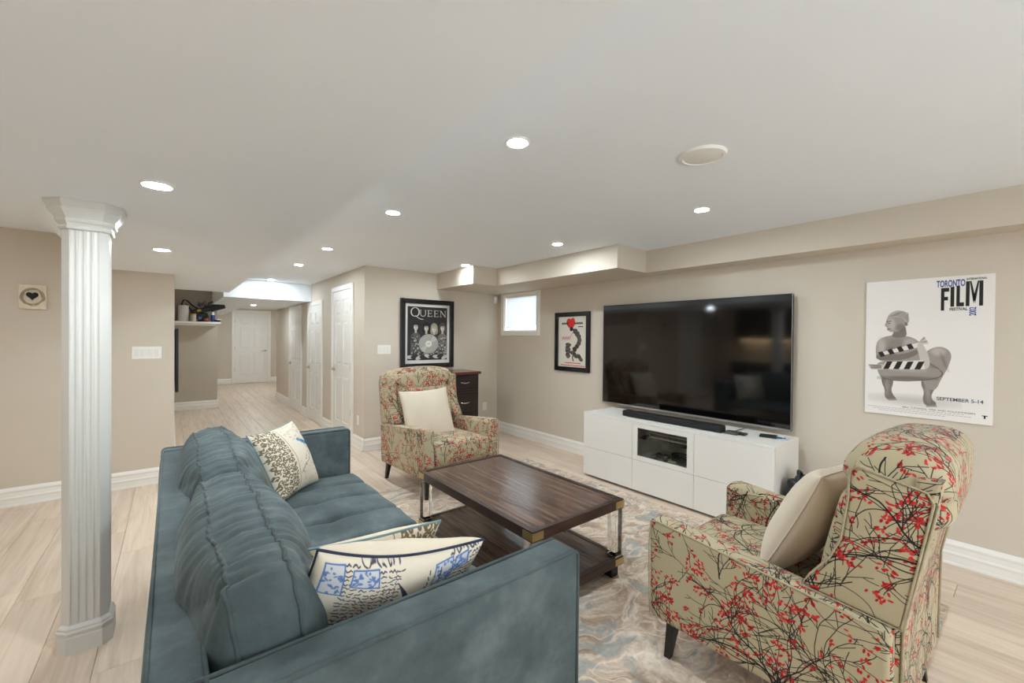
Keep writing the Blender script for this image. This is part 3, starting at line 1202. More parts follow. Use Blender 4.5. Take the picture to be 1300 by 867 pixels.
# --- small framed print right of the window
def draw_small():
    W_, H_ = 240, 400
    c = Canvas(W_, H_, (216, 210, 196))
    blk, red = (34, 31, 30), (214, 42, 36)
    c.ell(94, 352, 24, 34, 0.1, red, 1, 2)
    c.ell(122, 352, 22, 38, -0.1, red, 1, 2)
    c.ell(108, 328, 26, 20, 0, red, 1, 2)
    c.ell(112, 304, 9, 14, 0.3, blk)
    c.poly([(98, 306), (124, 318), (132, 300), (120, 286), (104, 284)], blk)
    for i in range(22):
        t = i / 21
        x, y = 140 + 42 * math.sin(t * 3.1), 290 - 150 * t
        r_ = 15 + 7 * math.sin(i * 1.9)
        c.ell(x, y, r_, r_ * 0.8, i, (56 + (i % 3) * 16, 50 + (i % 3) * 15, 47 + (i % 3) * 14))
    c.ell(140, 208, 16, 34, -0.5, (216, 210, 196))
    for i in range(12):
        c.ell(84 + 10 * math.sin(i * 2), 178 - i * 9, 22 - i * 0.6, 12, i * 0.5, (64 + (i % 3) * 18, 60 + (i % 3) * 17, 58 + (i % 3) * 16))
    for i in range(12):
        c.ell(120 + i * 7, 112 - i * 4 + 9 * math.sin(i), 14, 15, i * 0.7, (58 + (i % 3) * 18, 54 + (i % 3) * 16, 50 + (i % 3) * 15))
    c.path([(128, 90), (124, 70), (132, 48)], 4, blk)
    for (x0, x1, y) in ((30, 90, 346), (138, 210, 346)):
        x = x0
        while x < x1:
            c.path([(x, y - 6), (x + 4, y + 7), (x + 8, y - 5)], 2.6, blk)
            x += 12
    c.path([(172, 318), (186, 320), (208, 317)], 3, blk)
    x = 30
    while x < 105:
        c.path([(x, 236 + (x % 7)), (x + 5, 212), (x + 11, 240), (x + 14, 222)], 1.6, (196, 92, 92), 0.8)
        x += 15
    c.line(100, 236, 128, 276, 1.5, 1.5, red)
    c.line(60, 30, 190, 30, 3, 3, red)
    c.line(24, 12, 222, 9, 3.5, 3.5, (206, 96, 90))
    return c.image('small_poster_print')


sf = thing('framed_print', 'small black framed print with red hat figure beside the television', 'picture', (XR, 3.888, 0.998), -math.pi / 2)
w_, h_ = 0.578, 0.73
frame(sf, w_, h_, 0.055, 0.03, M_MATB)
B('backing', sf, M_MATB, 0.045, w_ - 0.045, -0.010, -0.001, 0.045, h_ - 0.045, 0)
print_quad('print', sf, print_mat('small_poster_print', draw_small(), 0.35, coat=0.1), 0.056, w_ - 0.056, 0.056, h_ - 0.056, -0.0108)

# ================================================================== television, stand and what is on it
M_SCREEN = mat('black_screen_glass', rgb(10, 8, 7), 0.07, spec=0.8)
M_SILVER = mat('silver_bezel', rgb(176, 174, 170), 0.3, metal=0.8)
tv = thing('television', 'large black flat television hung over the white media stand', 'television', (3.795, 3.07, 0.688), -math.pi / 2)
TW, TH = 1.864, 1.085
B('panel', tv, M_BLACKP, 0, TW, -0.012, 0.012, 0, TH, 0.003)
B('back_housing', tv, M_BLACKP, 0.3, TW - 0.3, 0.012, 0.040, 0.12, 0.75, 0.006)
B('wall_bracket', tv, M_BLACKP, 0.75, 1.1, 0.040, 0.058, 0.3, 0.62, 0.002)
B('screen', tv, M_SCREEN, 0.006, TW - 0.006, -0.0145, -0.0115, 0.018, TH - 0.006, 0.0008, 1)
BS('bezel', tv, M_SILVER, [(0, TW, -0.016, -0.010, 0, 0.016), (0, 0.004, -0.0155, 0.010, 0.016, TH), (TW - 0.004, TW, -0.0155, 0.010, 0.016, TH)])

SW, SD, SH = 1.767, 0.478, 0.655
ms_ = thing('media_stand', 'long low white media stand with glass centre door under the television', 'cabinet', (3.305, 2.92, 0), -math.pi / 2)
u3 = SW / 3
BS('body', ms_, M_WHITE, [(0, 0.018, 0.02, SD, 0.03, SH - 0.018), (SW - 0.018, SW, 0.02, SD, 0.03, SH - 0.018),
                          (u3 - 0.009, u3 + 0.009, 0.02, SD, 0.03, SH - 0.018), (2 * u3 - 0.009, 2 * u3 + 0.009, 0.02, SD, 0.03, SH - 0.018),
                          (0.018, SW - 0.018, SD - 0.008, SD, 0.03, SH - 0.018), (0.018, SW - 0.018, 0.02, SD, 0.03, 0.048),
                          (0.018, SW - 0.018, 0.022, SD, 0.300, 0.318)])
B('top_panel', ms_, M_WHITE, -0.001, SW + 0.001, 0.0, SD, SH - 0.018, SH, 0.0015)
BS('plinth', ms_, M_BLACKP, [(0.03, SW - 0.03, 0.05, 0.07, 0, 0.03), (0.03, SW - 0.03, SD - 0.06, SD - 0.04, 0, 0.03)])
zs_ = 0.302
for k in range(3):
    a, b = k * u3 + 0.0015, (k + 1) * u3 - 0.0015
    if k == 0:
        zt = SH - 0.0195
    B('drawer_front', ms_, M_WHITE, a, b, 0.0, 0.018, 0.024, zs_ - 0.0015, 0.001)
    if k != 1:
        B('door', ms_, M_WHITE, a, b, 0.0, 0.018, zs_ + 0.0015, SH - 0.0195, 0.001)
    else:
        D = BS('glass_door', ms_, M_WHITE, [(a, a + 0.052, 0, 0.018, zs_ + 0.0015, SH - 0.0195), (b - 0.058, b, 0, 0.018, zs_ + 0.0015, SH - 0.0195),
                                            (a + 0.052, b - 0.058, 0, 0.018, zs_ + 0.0015, zs_ + 0.043), (a + 0.052, b - 0.058, 0, 0.018, SH - 0.058, SH - 0.0195)])
        B('pane', D, M_GLASS, a + 0.050, b - 0.056, 0.006, 0.010, zs_ + 0.042, SH - 0.056, 0)
B('glass_shelf', ms_, M_GLASS, u3 + 0.012, 2 * u3 - 0.012, 0.06, SD - 0.02, 0.488, 0.494, 0)


def st(x, y, z):
    """stand local -> world"""
    return (3.305 + y, 2.92 - x, z)


pl_ = thing('disc_player', 'slim silver disc player on the glass shelf behind the glass door', 'player', st(u3 + 0.10, 0.12, 0.494), -math.pi / 2)
B('case', pl_, mat('player_dark', rgb(58, 54, 52), 0.35), 0, 0.41, 0.004, 0.24, 0.004, 0.048, 0.003)
B('front', pl_, M_STEEL, 0, 0.41, 0, 0.005, 0.006, 0.02, 0.001)
B('top_edge', pl_, M_STEEL, 0, 0.41, 0, 0.008, 0.046, 0.051, 0.001)
for sx in (0.0, 0.398):
    B('end_cap', pl_, M_CHROME, sx, sx + 0.012, -0.002, 0.006, 0.004, 0.05, 0.002)
gm = thing('cable_coil', 'black coiled cable lying at the bottom of the glass compartment', 'cable', st(u3 + 0.42, 0.13, 0.318), -math.pi / 2)
coil = []
for i in range(90):
    an = i * 0.28
    coil.append(((0.095 + 0.006 * math.sin(i * 0.7)) * math.cos(an), 0.06 * math.sin(an), 0.012 + 0.0009 * i * 0.75 + 0.02 * (math.cos(an) < 0)))
tube('coil', coil, 0.0055, M_BLACKP, gm)
gp = thing('game_pad', 'dark game controller left in the glass compartment', 'controller', st(u3 + 0.22, 0.15, 0.318), -math.pi / 2)
rbox('body', gp, M_BLACKP, (0, 0, 0.028), (0.065, 0.032, 0.018), 0.014, (4, 3, 3))
for s in (-1, 1):
    rbox('grip', gp, M_BLACKP, (0.062 * s, -0.035, 0.022), (0.02, 0.04, 0.018), 0.014, (3, 4, 3))
    lathe('stick', [(0.001, 0), (0.010, 0), (0.010, 0.012), (0.012, 0.014), (0.001, 0.016)], M_BLACKP, gp, 14, 'Z', (0.03 * s, -0.008, 0.045))
for nm, lb, x, y, sx, sy, sz, cl in [('game_case', 'green and white game case lying flat in the glass compartment', 0.33, 0.1, 0.10, 0.13, 0.03, (166, 176, 120)),
                                     ('card_box', 'small blue box at the front of the glass compartment', 0.18, 0.06, 0.07, 0.03, 0.016, (60, 96, 150)),
                                     ('wooden_block', 'small orange wooden piece at the compartment front right', 0.47, 0.05, 0.05, 0.03, 0.02, (176, 112, 58))]:
    t = thing(nm, lb, 'box', st(u3 + x - 0.05, y, 0.318), -math.pi / 2)
    B('shell', t, mat(nm + '_print', rgb(*cl), 0.4, noise=0.1, nscale=40), 0, sx, 0, sy, 0, sz, 0.002)
    B('edge_strip', t, M_PLASTIC, 0.002, sx - 0.002, -0.001, 0.002, sz * 0.3, sz * 0.6, 0)

sb = thing('soundbar', 'long black soundbar lying on the white media stand', 'soundbar', st(0.39, 0.115, SH), -math.pi / 2)
B('grille', sb, mat('black_grille', rgb(24, 23, 22), 0.7, bump=0.6, bscale=900), 0, 0.95, 0, 0.085, 0.004, 0.056, 0.008, 3)
B('top_plate', sb, M_BLACKP, 0.01, 0.94, 0.012, 0.08, 0.0555, 0.058, 0.001)
for x in (0.05, 0.88):
    B('foot', sb, M_BLACKP, x, x + 0.03, 0.02, 0.06, 0, 0.004, 0)
cbx = thing('streaming_box', 'small grey box with cables at the soundbar end', 'electronics', st(1.355, 0.135, SH), -math.pi / 2)
B('case', cbx, mat('grey_box', rgb(70, 68, 66), 0.35), 0, 0.10, 0, 0.08, 0.002, 0.022, 0.004)
B('upper_case', cbx, M_BLACKP, 0.055, 0.14, 0.03, 0.10, 0.001, 0.016, 0.004)
tube('cable', [(0.0, 0.05, 0.012), (-0.01, 0.09, 0.014), (0.03, 0.14, 0.008), (0.02, 0.22, 0.006), (0.03, 0.33, 0.008)], 0.003, M_BLACKP, cbx)
hd = thing('hard_drive', 'thin black device with blue plug on the right end of the stand', 'electronics', st(1.575, 0.235, SH), -math.pi / 2 + 0.25)
B('case', hd, M_BLACKP, 0, 0.115, 0, 0.075, 0.001, 0.017, 0.005)
M_BLUEP = mat('blue_plastic', rgb(40, 96, 170), 0.4)
B('plug', hd, M_BLUEP, 0.113, 0.15, 0.018, 0.036, 0.004, 0.014, 0.002)
tube('cable', [(0.15, 0.027, 0.009), (0.168, 0.035, 0.008), (0.165, 0.08, 0.006)], 0.0035, M_BLUEP, hd)

# dark bag beside the stand
M_NYLON = mat('black_nylon', rgb(30, 32, 35), 0.45, noise=0.2, nscale=14, bump=0.3, bscale=40)
bag = thing('black_bag', 'crumpled black bag standing between media stand and right wall', 'bag', (3.53, 1.038, 0))
wv = waves(5, 14, 40)


def bagfn(P):
    d = 0.012 * wv(P)
    P = P * np.array([1, 1, 1.0])
    k = 1 - 0.25 * (P[:, 2:3] > 0.05) * (P[:, 2:3] - 0.05) / 0.17
    P = np.hstack([P[:, :2] * k, P[:, 2:3]])
    return P + d[:, None] * np.sign(P) * np.array([1, 1, 0.6])


rbox('body', bag, M_NYLON, (0, 0, 0.20), (0.15, 0.085, 0.20), 0.05, (10, 6, 12), bagfn)
rbox('flap', bag, M_NYLON, (-0.03, 0.0, 0.385), (0.12, 0.06, 0.035), 0.03, (8, 5, 3), lambda P: P + 0.01 * wv(P * 1.6)[:, None])
for yy in (-0.045, 0.03):
    tube('strap', [(-0.10, yy, 0.36), (-0.08, yy - 0.02, 0.44), (-0.02, yy, 0.465), (0.06, yy + 0.01, 0.44), (0.10, yy, 0.36)], 0.012, M_NYLON, bag)

# ================================================================== rug
def rug_material():
    M = bpy.data.materials.new('abstract_rug_pile')
    M.use_nodes = True
    nt = M.node_tree
    N, L = nt.nodes, nt.links
    p = N['Principled BSDF']
    p.inputs['Roughness'].default_value = 0.85
    p.inputs['Specular IOR Level'].default_value = 0.2
    p.inputs['Sheen Weight'].default_value = 0.25
    geo = N.new('ShaderNodeNewGeometry')
    mp = N.new('ShaderNodeMapping')
    mp.inputs['Rotation'].default_value = (0, 0, 0.5)
    mp.inputs['Scale'].default_value = (1, 1.5, 1)
    L.new(geo.outputs['Position'], mp.inputs[0])
    wn = N.new('ShaderNodeTexNoise')
    wn.inputs['Scale'].default_value = 2.6
    wn.inputs['Detail'].default_value = 3
    L.new(mp.outputs[0], wn.inputs['Vector'])
    sub = N.new('ShaderNodeVectorMath')
    sub.operation = 'MULTIPLY_ADD'
    L.new(wn.outputs['Color'], sub.inputs[0])
    sub.inputs[1].default_value = (0.55, 0.55, 0)
    L.new(mp.outputs[0], sub.inputs[2])
    # large tonal fields
    n1 = N.new('ShaderNodeTexNoise')
    n1.inputs['Scale'].default_value = 3.0
    n1.inputs['Detail'].default_value = 8
    n1.inputs['Roughness'].default_value = 0.6
    n1.inputs['Distortion'].default_value = 2.2
    L.new(sub.outputs[0], n1.inputs['Vector'])
    r1 = N.new('ShaderNodeValToRGB')
    cr = r1.color_ramp
    cr.elements[0].position, cr.elements[0].color = 0.30, rgb(142, 117, 96)
    cr.elements[1].position, cr.elements[1].color = 0.70, rgb(228, 214, 196)
    for pos, c in ((0.42, rgb(172, 147, 124)), (0.50, rgb(194, 173, 151)), (0.58, rgb(210, 192, 172))):
        e = cr.elements.new(pos)
        e.color = c
    L.new(n1.outputs['Fac'], r1.inputs[0])
    # grey-blue patches
    n4 = N.new('ShaderNodeTexNoise')
    n4.inputs['Scale'].default_value = 4.2
    n4.inputs['Detail'].default_value = 6
    n4.inputs['Distortion'].default_value = 1.4
    of = N.new('ShaderNodeVectorMath')
    of.operation = 'ADD'
    of.inputs[1].default_value = (7.3, 2.1, 0)
    L.new(sub.outputs[0], of.inputs[0])
    L.new(of.outputs[0], n4.inputs['Vector'])
    r4 = N.new('ShaderNodeValToRGB')
    r4.color_ramp.elements[0].position, r4.color_ramp.elements[0].color = 0.56, (0, 0, 0, 1)
    r4.color_ramp.elements[1].position, r4.color_ramp.elements[1].color = 0.64, (0.85, 0.85, 0.85, 1)
    L.new(n4.outputs['Fac'], r4.inputs[0])
    mg = N.new('ShaderNodeMix')
    mg.data_type = 'RGBA'
    mg.inputs['B'].default_value = rgb(152, 155, 150)
    L.new(r4.outputs[0], mg.inputs['Factor'])
    L.new(r1.outputs[0], mg.inputs['A'])
    # pale carved strokes along the ridges of a smooth noise
    n5 = N.new('ShaderNodeTexNoise')
    n5.inputs['Scale'].default_value = 2.1
    n5.inputs['Detail'].default_value = 1.5
    n5.inputs['Distortion'].default_value = 0.8
    L.new(sub.outputs[0], n5.inputs['Vector'])
    ab = N.new('ShaderNodeMath')
    ab.operation = 'PINGPONG'
    ab.inputs[1].default_value = 0.055
    L.new(n5.outputs['Fac'], ab.inputs[0])
    r2 = N.new('ShaderNodeValToRGB')
    r2.color_ramp.elements[0].position, r2.color_ramp.elements[0].color = 0.0, (1, 1, 1, 1)
    r2.color_ramp.elements[1].position, r2.color_ramp.elements[1].color = 0.016, (0, 0, 0, 1)
    L.new(ab.outputs[0], r2.inputs[0])
    mx = N.new('ShaderNodeMix')
    mx.data_type = 'RGBA'
    mx.inputs['B'].default_value = rgb(232, 217, 198)
    ml = N.new('ShaderNodeMath')
    ml.operation = 'MULTIPLY'
    ml.inputs[1].default_value = 0.65
    L.new(r2.outputs[0], ml.inputs[0])
    L.new(ml.outputs[0], mx.inputs['Factor'])
    L.new(mg.outputs['Result'], mx.inputs['A'])
    # fine fibre speckle
    n3 = N.new('ShaderNodeTexNoise')
    n3.inputs['Scale'].default_value = 55
    n3.inputs['Detail'].default_value = 5
    L.new(geo.outputs['Position'], n3.inputs['Vector'])
    mr = N.new('ShaderNodeMapRange')
    mr.inputs['From Min'].default_value, mr.inputs['From Max'].default_value = 0.3, 0.7
    mr.inputs['To Min'].default_value, mr.inputs['To Max'].default_value = 0.86, 1.1
    L.new(n3.outputs['Fac'], mr.inputs['Value'])
    s2 = N.new('ShaderNodeVectorMath')
    s2.operation = 'SCALE'
    L.new(mx.outputs['Result'], s2.inputs[0])
    L.new(mr.outputs[0], s2.inputs['Scale'])
    L.new(s2.outputs[0], p.inputs['Base Color'])
    ad = N.new('ShaderNodeMath')
    ad.operation = 'ADD'
    L.new(n1.outputs['Fac'], ad.inputs[0])
    L.new(n3.outputs['Fac'], ad.inputs[1])
    b = N.new('ShaderNodeBump')
    b.inputs['Strength'].default_value = 0.5
    b.inputs['Distance'].default_value = 0.012
    L.new(ad.outputs[0], b.inputs['Height'])
    L.new(b.outputs[0], p.inputs['Normal'])
    return M


RUGZ = 0.014
rug = thing('area_rug', 'large abstract beige and grey-blue area rug under the coffee table', 'rug', (2.0, 2.0, 0))
B('pile', rug, rug_material(), 0.99 - 2.0, 3.20 - 2.0, 0.28 - 2.0, 3.70 - 2.0, 0.004, RUGZ, 0.005)
B('backing', rug, mat('rug_backing', rgb(196, 180, 158), 0.9), 0.995 - 2.0, 3.195 - 2.0, 0.285 - 2.0, 3.695 - 2.0, 0.0005, 0.0045, 0)

# ================================================================== coffee table
def wood_grain(name, c0, c1, c2, rough, direction=(1, 8, 1)):
    M = bpy.data.materials.new(name)
    M.use_nodes = True
    nt = M.node_tree
    N, L = nt.nodes, nt.links
    p = N['Principled BSDF']
    p.inputs['Roughness'].default_value = rough
    p.inputs['Specular IOR Level'].default_value = 0.5
    tc = N.new('ShaderNodeTexCoord')
    mp = N.new('ShaderNodeMapping')
    mp.inputs['Scale'].default_value = direction
    L.new(tc.outputs['Object'], mp.inputs[0])
    n = N.new('ShaderNodeTexNoise')
    n.inputs['Scale'].default_value = 2.4
    n.inputs['Detail'].default_value = 8
    n.inputs['Distortion'].default_value = 0.5
    L.new(mp.outputs[0], n.inputs['Vector'])
    r = N.new('ShaderNodeValToRGB')
    r.color_ramp.elements[0].position, r.color_ramp.elements[0].color = 0.3, c0
    r.color_ramp.elements[1].position, r.color_ramp.elements[1].color = 0.72, c2
    e = r.color_ramp.elements.new(0.5)
    e.color = c1
    L.new(n.outputs['Fac'], r.inputs[0])
    L.new(r.outputs[0], p.inputs['Base Color'])
    b = N.new('ShaderNodeBump')
    b.inputs['Strength'].default_value = 0.35
    b.inputs['Distance'].default_value = 0.002
    L.new(n.outputs['Fac'], b.inputs['Height'])
    L.new(b.outputs[0], p.inputs['Normal'])
    return M


M_TTOP = wood_grain('dark_oak_top', rgb(60, 43, 35), rgb(88, 67, 56), rgb(116, 92, 78), 0.2, (16, 0.8, 1))
M_TEDGE = wood_grain('dark_oak_edge', rgb(40, 27, 22), rgb(54, 37, 30), rgb(70, 49, 40), 0.3, (2, 2, 12))
ct = thing('coffee_table', 'dark wood two-tier coffee table with brass corners and clear acrylic legs', 'coffee table', (1.355, 1.515, RUGZ))
CW, CL, CZ = 0.716, 1.196, 0.467 - RUGZ
E_ = 0.028
B('table_top', ct, M_TTOP, E_, CW - E_, E_, CL - E_, CZ - 0.05, CZ - 0.006, 0)
for nm_, bx in (('rim', (0, CW, 0, E_)), ('rim', (0, CW, CL - E_, CL)), ('rim', (0, E_, E_, CL - E_)), ('rim', (CW - E_, CW, E_, CL - E_))):
    B(nm_, ct, M_TEDGE, *bx, CZ - 0.055, CZ, 0.002)
SHZ = 0.118
B('shelf', ct, M_TTOP, E_, CW - E_, E_, CL - E_, SHZ - 0.045, SHZ - 0.004, 0)
for bx in ((0, CW, 0, E_), (0, CW, CL - E_, CL), (0, E_, E_, CL - E_), (CW - E_, CW, E_, CL - E_)):
    B('shelf_rim', ct, M_TEDGE, *bx, SHZ - 0.05, SHZ, 0.002)
for cx, sx in ((0, 1), (CW, -1)):
    for cy, sy in ((0, 1), (CL, -1)):
        for z0, z1 in ((CZ - 0.047, CZ - 0.008), (SHZ - 0.044, SHZ - 0.008)):
            BS('brass_corner', ct, M_BRASS, [tuple(sorted((cx - 0.0025 * sx, cx + 0.072 * sx))) + tuple(sorted((cy - 0.0025 * sy, cy + 0.002 * sy))) + (z0, z1),
                                             tuple(sorted((cx - 0.0025 * sx, cx + 0.002 * sx))) + tuple(sorted((cy + 0.002 * sy, cy + 0.072 * sy))) + (z0, z1)])
        lx0, ly0 = cx + 0.006 * sx, cy + 0.006 * sy
        lx1, ly1 = cx + 0.066 * sx, cy + 0.066 * sy
        lg = B('leg', ct, M_ACRYL, lx0, lx1, ly0, ly1, SHZ + 0.008, CZ - 0.055, 0.002)
        B('foot_plate', lg, M_CHROME, lx0 - 0.002 * sx, lx1 + 0.002 * sx, ly0 - 0.002 * sy, ly1 + 0.002 * sy, SHZ, SHZ + 0.008, 0.001)
        B('corner_post', lg, M_CHROME, lx0 - 0.002 * sx, lx0 + 0.006 * sx, ly0 - 0.002 * sy, ly0 + 0.006 * sy, SHZ + 0.008, CZ - 0.055, 0.001)
        B('foot', ct, M_BLACKWOOD, cx + 0.02 * sx, cx + 0.08 * sx, cy + 0.02 * sy, cy + 0.08 * sy, 0, SHZ - 0.05, 0.002)

# ================================================================== sofa
def velvet(name, c0, c1, c2):
    M = bpy.data.materials.new(name)
    M.use_nodes = True
    nt = M.node_tree
    N, L = nt.nodes, nt.links
    p = N['Principled BSDF']
    p.inputs['Roughness'].default_value = 0.75
    p.inputs['Specular IOR Level'].default_value = 0.25
    p.inputs['Sheen Weight'].default_value = 0.18
    p.inputs['Sheen Roughness'].default_value = 0.4
    p.inputs['Sheen Tint'].default_value = rgb(205, 212, 210)
    geo = N.new('ShaderNodeNewGeometry')
    n = N.new('ShaderNodeTexNoise')
    n.inputs['Scale'].default_value = 5.5
    n.inputs['Detail'].default_value = 8
    n.inputs['Roughness'].default_value = 0.65
    L.new(geo.outputs['Position'], n.inputs['Vector'])
    r = N.new('ShaderNodeValToRGB')
    r.color_ramp.elements[0].position, r.color_ramp.elements[0].color = 0.3, c0
    r.color_ramp.elements[1].position, r.color_ramp.elements[1].color = 0.72, c2
    e = r.color_ramp.elements.new(0.5)
    e.color = c1
    L.new(n.outputs['Fac'], r.inputs[0])
    L.new(r.outputs[0], p.inputs['Base Color'])
    n2 = N.new('ShaderNodeTexNoise')
    n2.inputs['Scale'].default_value = 260
    n2.inputs['Detail'].default_value = 3
    L.new(geo.outputs['Position'], n2.inputs['Vector'])
    b = N.new('ShaderNodeBump')
    b.inputs['Strength'].default_value = 0.12
    b.inputs['Distance'].default_value = 0.003
    L.new(n2.outputs['Fac'], b.inputs['Height'])
    L.new(b.outputs[0], p.inputs['Normal'])
    return M


M_VELVET = velvet('slate_blue_velvet', rgb(62, 71, 72), rgb(79, 90, 91), rgb(106, 116, 115))
M_PIPE = velvet('slate_blue_piping', rgb(58, 66, 67), rgb(74, 83, 83), rgb(94, 102, 100))
SX, SY = 0.47, 2.01
so = thing('sofa', 'slate blue velvet sofa with boxy arms and two plump back cushions', 'sofa', (SX, SY, 0))
X0, X1, Y0, Y1, AZ = -0.045, 0.985, 0.880, 3.150, 0.752


def sbox(name, x0, x1, y0, y1, z0, z1, r, n=(8, 8, 6), fn=None):
    return rbox(name, so, M_VELVET, ((x0 + x1) / 2 - SX, (y0 + y1) / 2 - SY, (z0 + z1) / 2), ((x1 - x0) / 2, (y1 - y0) / 2, (z1 - z0) / 2), r, n, fn)


soft = waves(11, 3, 9)
sbox('back_frame', X0, X0 + 0.105, Y0 + 0.1, Y1 - 0.1, 0.13, AZ, 0.022, (3, 30, 8), lambda P: P + (0.0035 * soft(P))[:, None] * np.array([1, 0, 1]))
for nm_, y0, y1, ss in (('arm', Y0, Y0 + 0.112, -1), ('arm', Y1 - 0.112, Y1, 1)):
    ar = sbox(nm_, X0, X1, y0, y1, 0.13, AZ, 0.022, (30, 3, 8), lambda P: P + (0.003 * soft(P * 1.3))[:, None] * np.array([0.3, 1, 0.8]))
    for yy in (y0 + 0.006, y1 - 0.006):
        zt, xt, xb = AZ - 0.003, X1 - 0.003, X0 + 0.003
        path = [(xt - SX, yy - SY, 0.14)] + [(xt - 0.02 + 0.02 * math.sin(a) - SX, yy - SY, zt - 0.02 + 0.02 * math.cos(a)) for a in [math.pi / 2 * (1 - i / 5) for i in range(6)]]
        path += [(xb + 0.02 - 0.02 * math.sin(a) - SX, yy - SY, zt - 0.02 + 0.02 * math.cos(a)) for a in [math.pi / 2 * i / 5 for i in range(6)]] + [(xb - SX, yy - SY, 0.14)]
        tube('piping', path, 0.0052, M_PIPE, ar)
for xx in (X0 + 0.007, X0 + 0.098):
    tube('piping', [(xx - SX, Y0 + 0.08 - SY, AZ - 0.004), (xx - SX, Y1 - 0.08 - SY, AZ - 0.004)], 0.0048, M_PIPE, so)
sbox('seat_base', X0 + 0.10, X1 - 0.035, Y0 + 0.11, Y1 - 0.11, 0.13, 0.30, 0.015)
for x in (X0 + 0.07, X1 - 0.08):
    for y in (Y0 + 0.07, Y1 - 0.07):
        o = lathe('leg', [(0.001, 0), (0.016, 0), (0.024, 0.135), (0.001, 0.135)], M_BLACKWOOD, so, 16, 'Z', (x - SX, y - SY, 0))


def seat_fn(cy):
    w1 = waves(int(cy * 100), 12, 30)

    def fn(P):
        P = P.copy()
        top = P[:, 2] > 0.02
        X, Y = P[:, 0], P[:, 1]
        hx, hy = 0.44, 0.512
        crown = 0.028 * (1 - (X / hx) ** 4) * (1 - (Y / hy) ** 4)
        g_ = np.zeros(len(P))
        for k in (-0.258, 0.0, 0.258):
            d = Y - k - 0.012 * np.sin(X * 7 + k * 9)
            amp = 0.024 + 0.012 * np.exp(-((X - 0.06) / 0.07) ** 2) + 0.012 * np.exp(-((X + 0.18) / 0.07) ** 2)
            g_ += amp * np.exp(-(d / 0.018) ** 2)
            for bx in (0.06, -0.18):
                g_ += 0.022 * np.exp(-((X - bx) ** 2 + d ** 2) / 0.0012)
        P[:, 2] += np.where(top, crown - g_ + 0.0025 * w1(P), 0)
        P[:, 0] += np.where(X > 0.3, 0.010 * (1 - (P[:, 2] / 0.085) ** 2) + 0.004 * np.sin(Y * 20), 0)
        return P
    return fn


for y0, y1 in ((0.997, 2.012), (2.018, 3.033)):
    cy = (y0 + y1) / 2
    rbox('seat_cushion', so, M_VELVET, (0.5675 - SX, cy - SY, 0.368), (0.437, (y1 - y0) / 2, 0.078), 0.03, (34, 90, 4), seat_fn(cy))


def gusset_cushion(name, parent, material, pmat, c, xa, ua, hw, hh, gus, T, nu=34, nv=22, seed=1, wr=0.006, pipe=0.0055, c_in=0.03, ex=0.5):
    """box cushion: crowned panels on both sides of a boxing strip, piping on both seams"""
    xa, ua = Vector(xa).normalized(), Vector(ua).normalized()
    na = xa.cross(ua).normalized()
    ua = na.cross(xa)
    R = np.array([[xa.x, ua.x, na.x], [xa.y, ua.y, na.y], [xa.z, ua.z, na.z]])
    w1, w2 = waves(seed, 8, 22), waves(seed + 50, 25, 60)
    us = np.sin(np.linspace(-1, 1, nu) * math.pi / 2)
    vs = np.sin(np.linspace(-1, 1, nv) * math.pi / 2)
    V, F, ix = [], [], {}

    def rr(u, v):
        k = 4.0
        s = (abs(u) ** k + abs(v) ** k) ** (1 / k)
        m_ = max(abs(u), abs(v))
        return 1.0 if s < 1e-6 else (m_ / s) ** 0.8
    for side in (1, -1):
        for i, u in enumerate(us):
            for j, v in enumerate(vs):
                q = rr(u, v)
                x = hw * u * q * (1 - c_in * (1 - v * v))
                y = hh * v * q * (1 - c_in * (1 - u * u))
                t = gus + T * (max(0, (1 - u * u) * (1 - v * v))) ** ex
                ix[side, i, j] = len(V)
                V.append((x, y, side * t))
    for side in (1, -1):
        for i in range(nu - 1):
            for j in range(nv - 1):
                F.append((ix[side, i, j], ix[side, i + 1, j], ix[side, i + 1, j + 1], ix[side, i, j + 1]))
    loop = [(i, 0) for i in range(nu)] + [(nu - 1, j) for j in range(1, nv)] + [(i, nv - 1) for i in range(nu - 2, -1, -1)] + [(0, j) for j in range(nv - 2, 0, -1)]
    n = len(loop)
    mids = [[ix[1, i, j] for i, j in loop]]
    for t in (0.5, 0.0, -0.5):
        row = []
        for i, j in loop:
            p = V[ix[1, i, j]]
            b = 1 + 0.045 * (1 - t * t * 2)
            row.append(len(V))
            V.append((p[0] * (1 + 0.02 * (1 - t * t)), p[1] * b, gus * t))
        mids.append(row)
    mids.append([ix[-1, i, j] for i, j in loop])
    for a, b in zip(mids, mids[1:]):
        for k in range(n):
            F.append((a[k], a[(k + 1) % n], b[(k + 1) % n], b[k]))
    P = np.array(V)
    edge = np.clip(1.2 - (np.abs(P[:, 2]) / (gus + T)), 0.2, 1)
    fold = (0.6 * np.sin(P[:, 0] * 78 + 4 * np.sin(P[:, 1] * 9) + 3 * w1(P)) + 0.75 * np.sin(P[:, 0] * 165 + 7 * np.sin(P[:, 1] * 7) + 4 * w1(P * 1.3))) * np.clip((P[:, 1] / hh), 0, 1) ** 1.5
    P = P + (wr * w1(P) * np.array([[0.3], [0.6], [1.0]])).T + (wr * 0.35 * w2(P))[:, None] * np.array([0, 0.5, 1])
    P[:, 1] += 0.0055 * fold * edge
    P[:, 2] += 0.0035 * fold * np.sign(P[:, 2])
    # the top slumps a little
    Wd = (P @ R.T) + np.array(c)
    o = mk(name, Wd, F, material, parent, True)
    for row in (mids[0], mids[-1]):
        tube('piping', [tuple(Wd[k]) for k in row], pipe, pmat, o, True, 6)
    return o


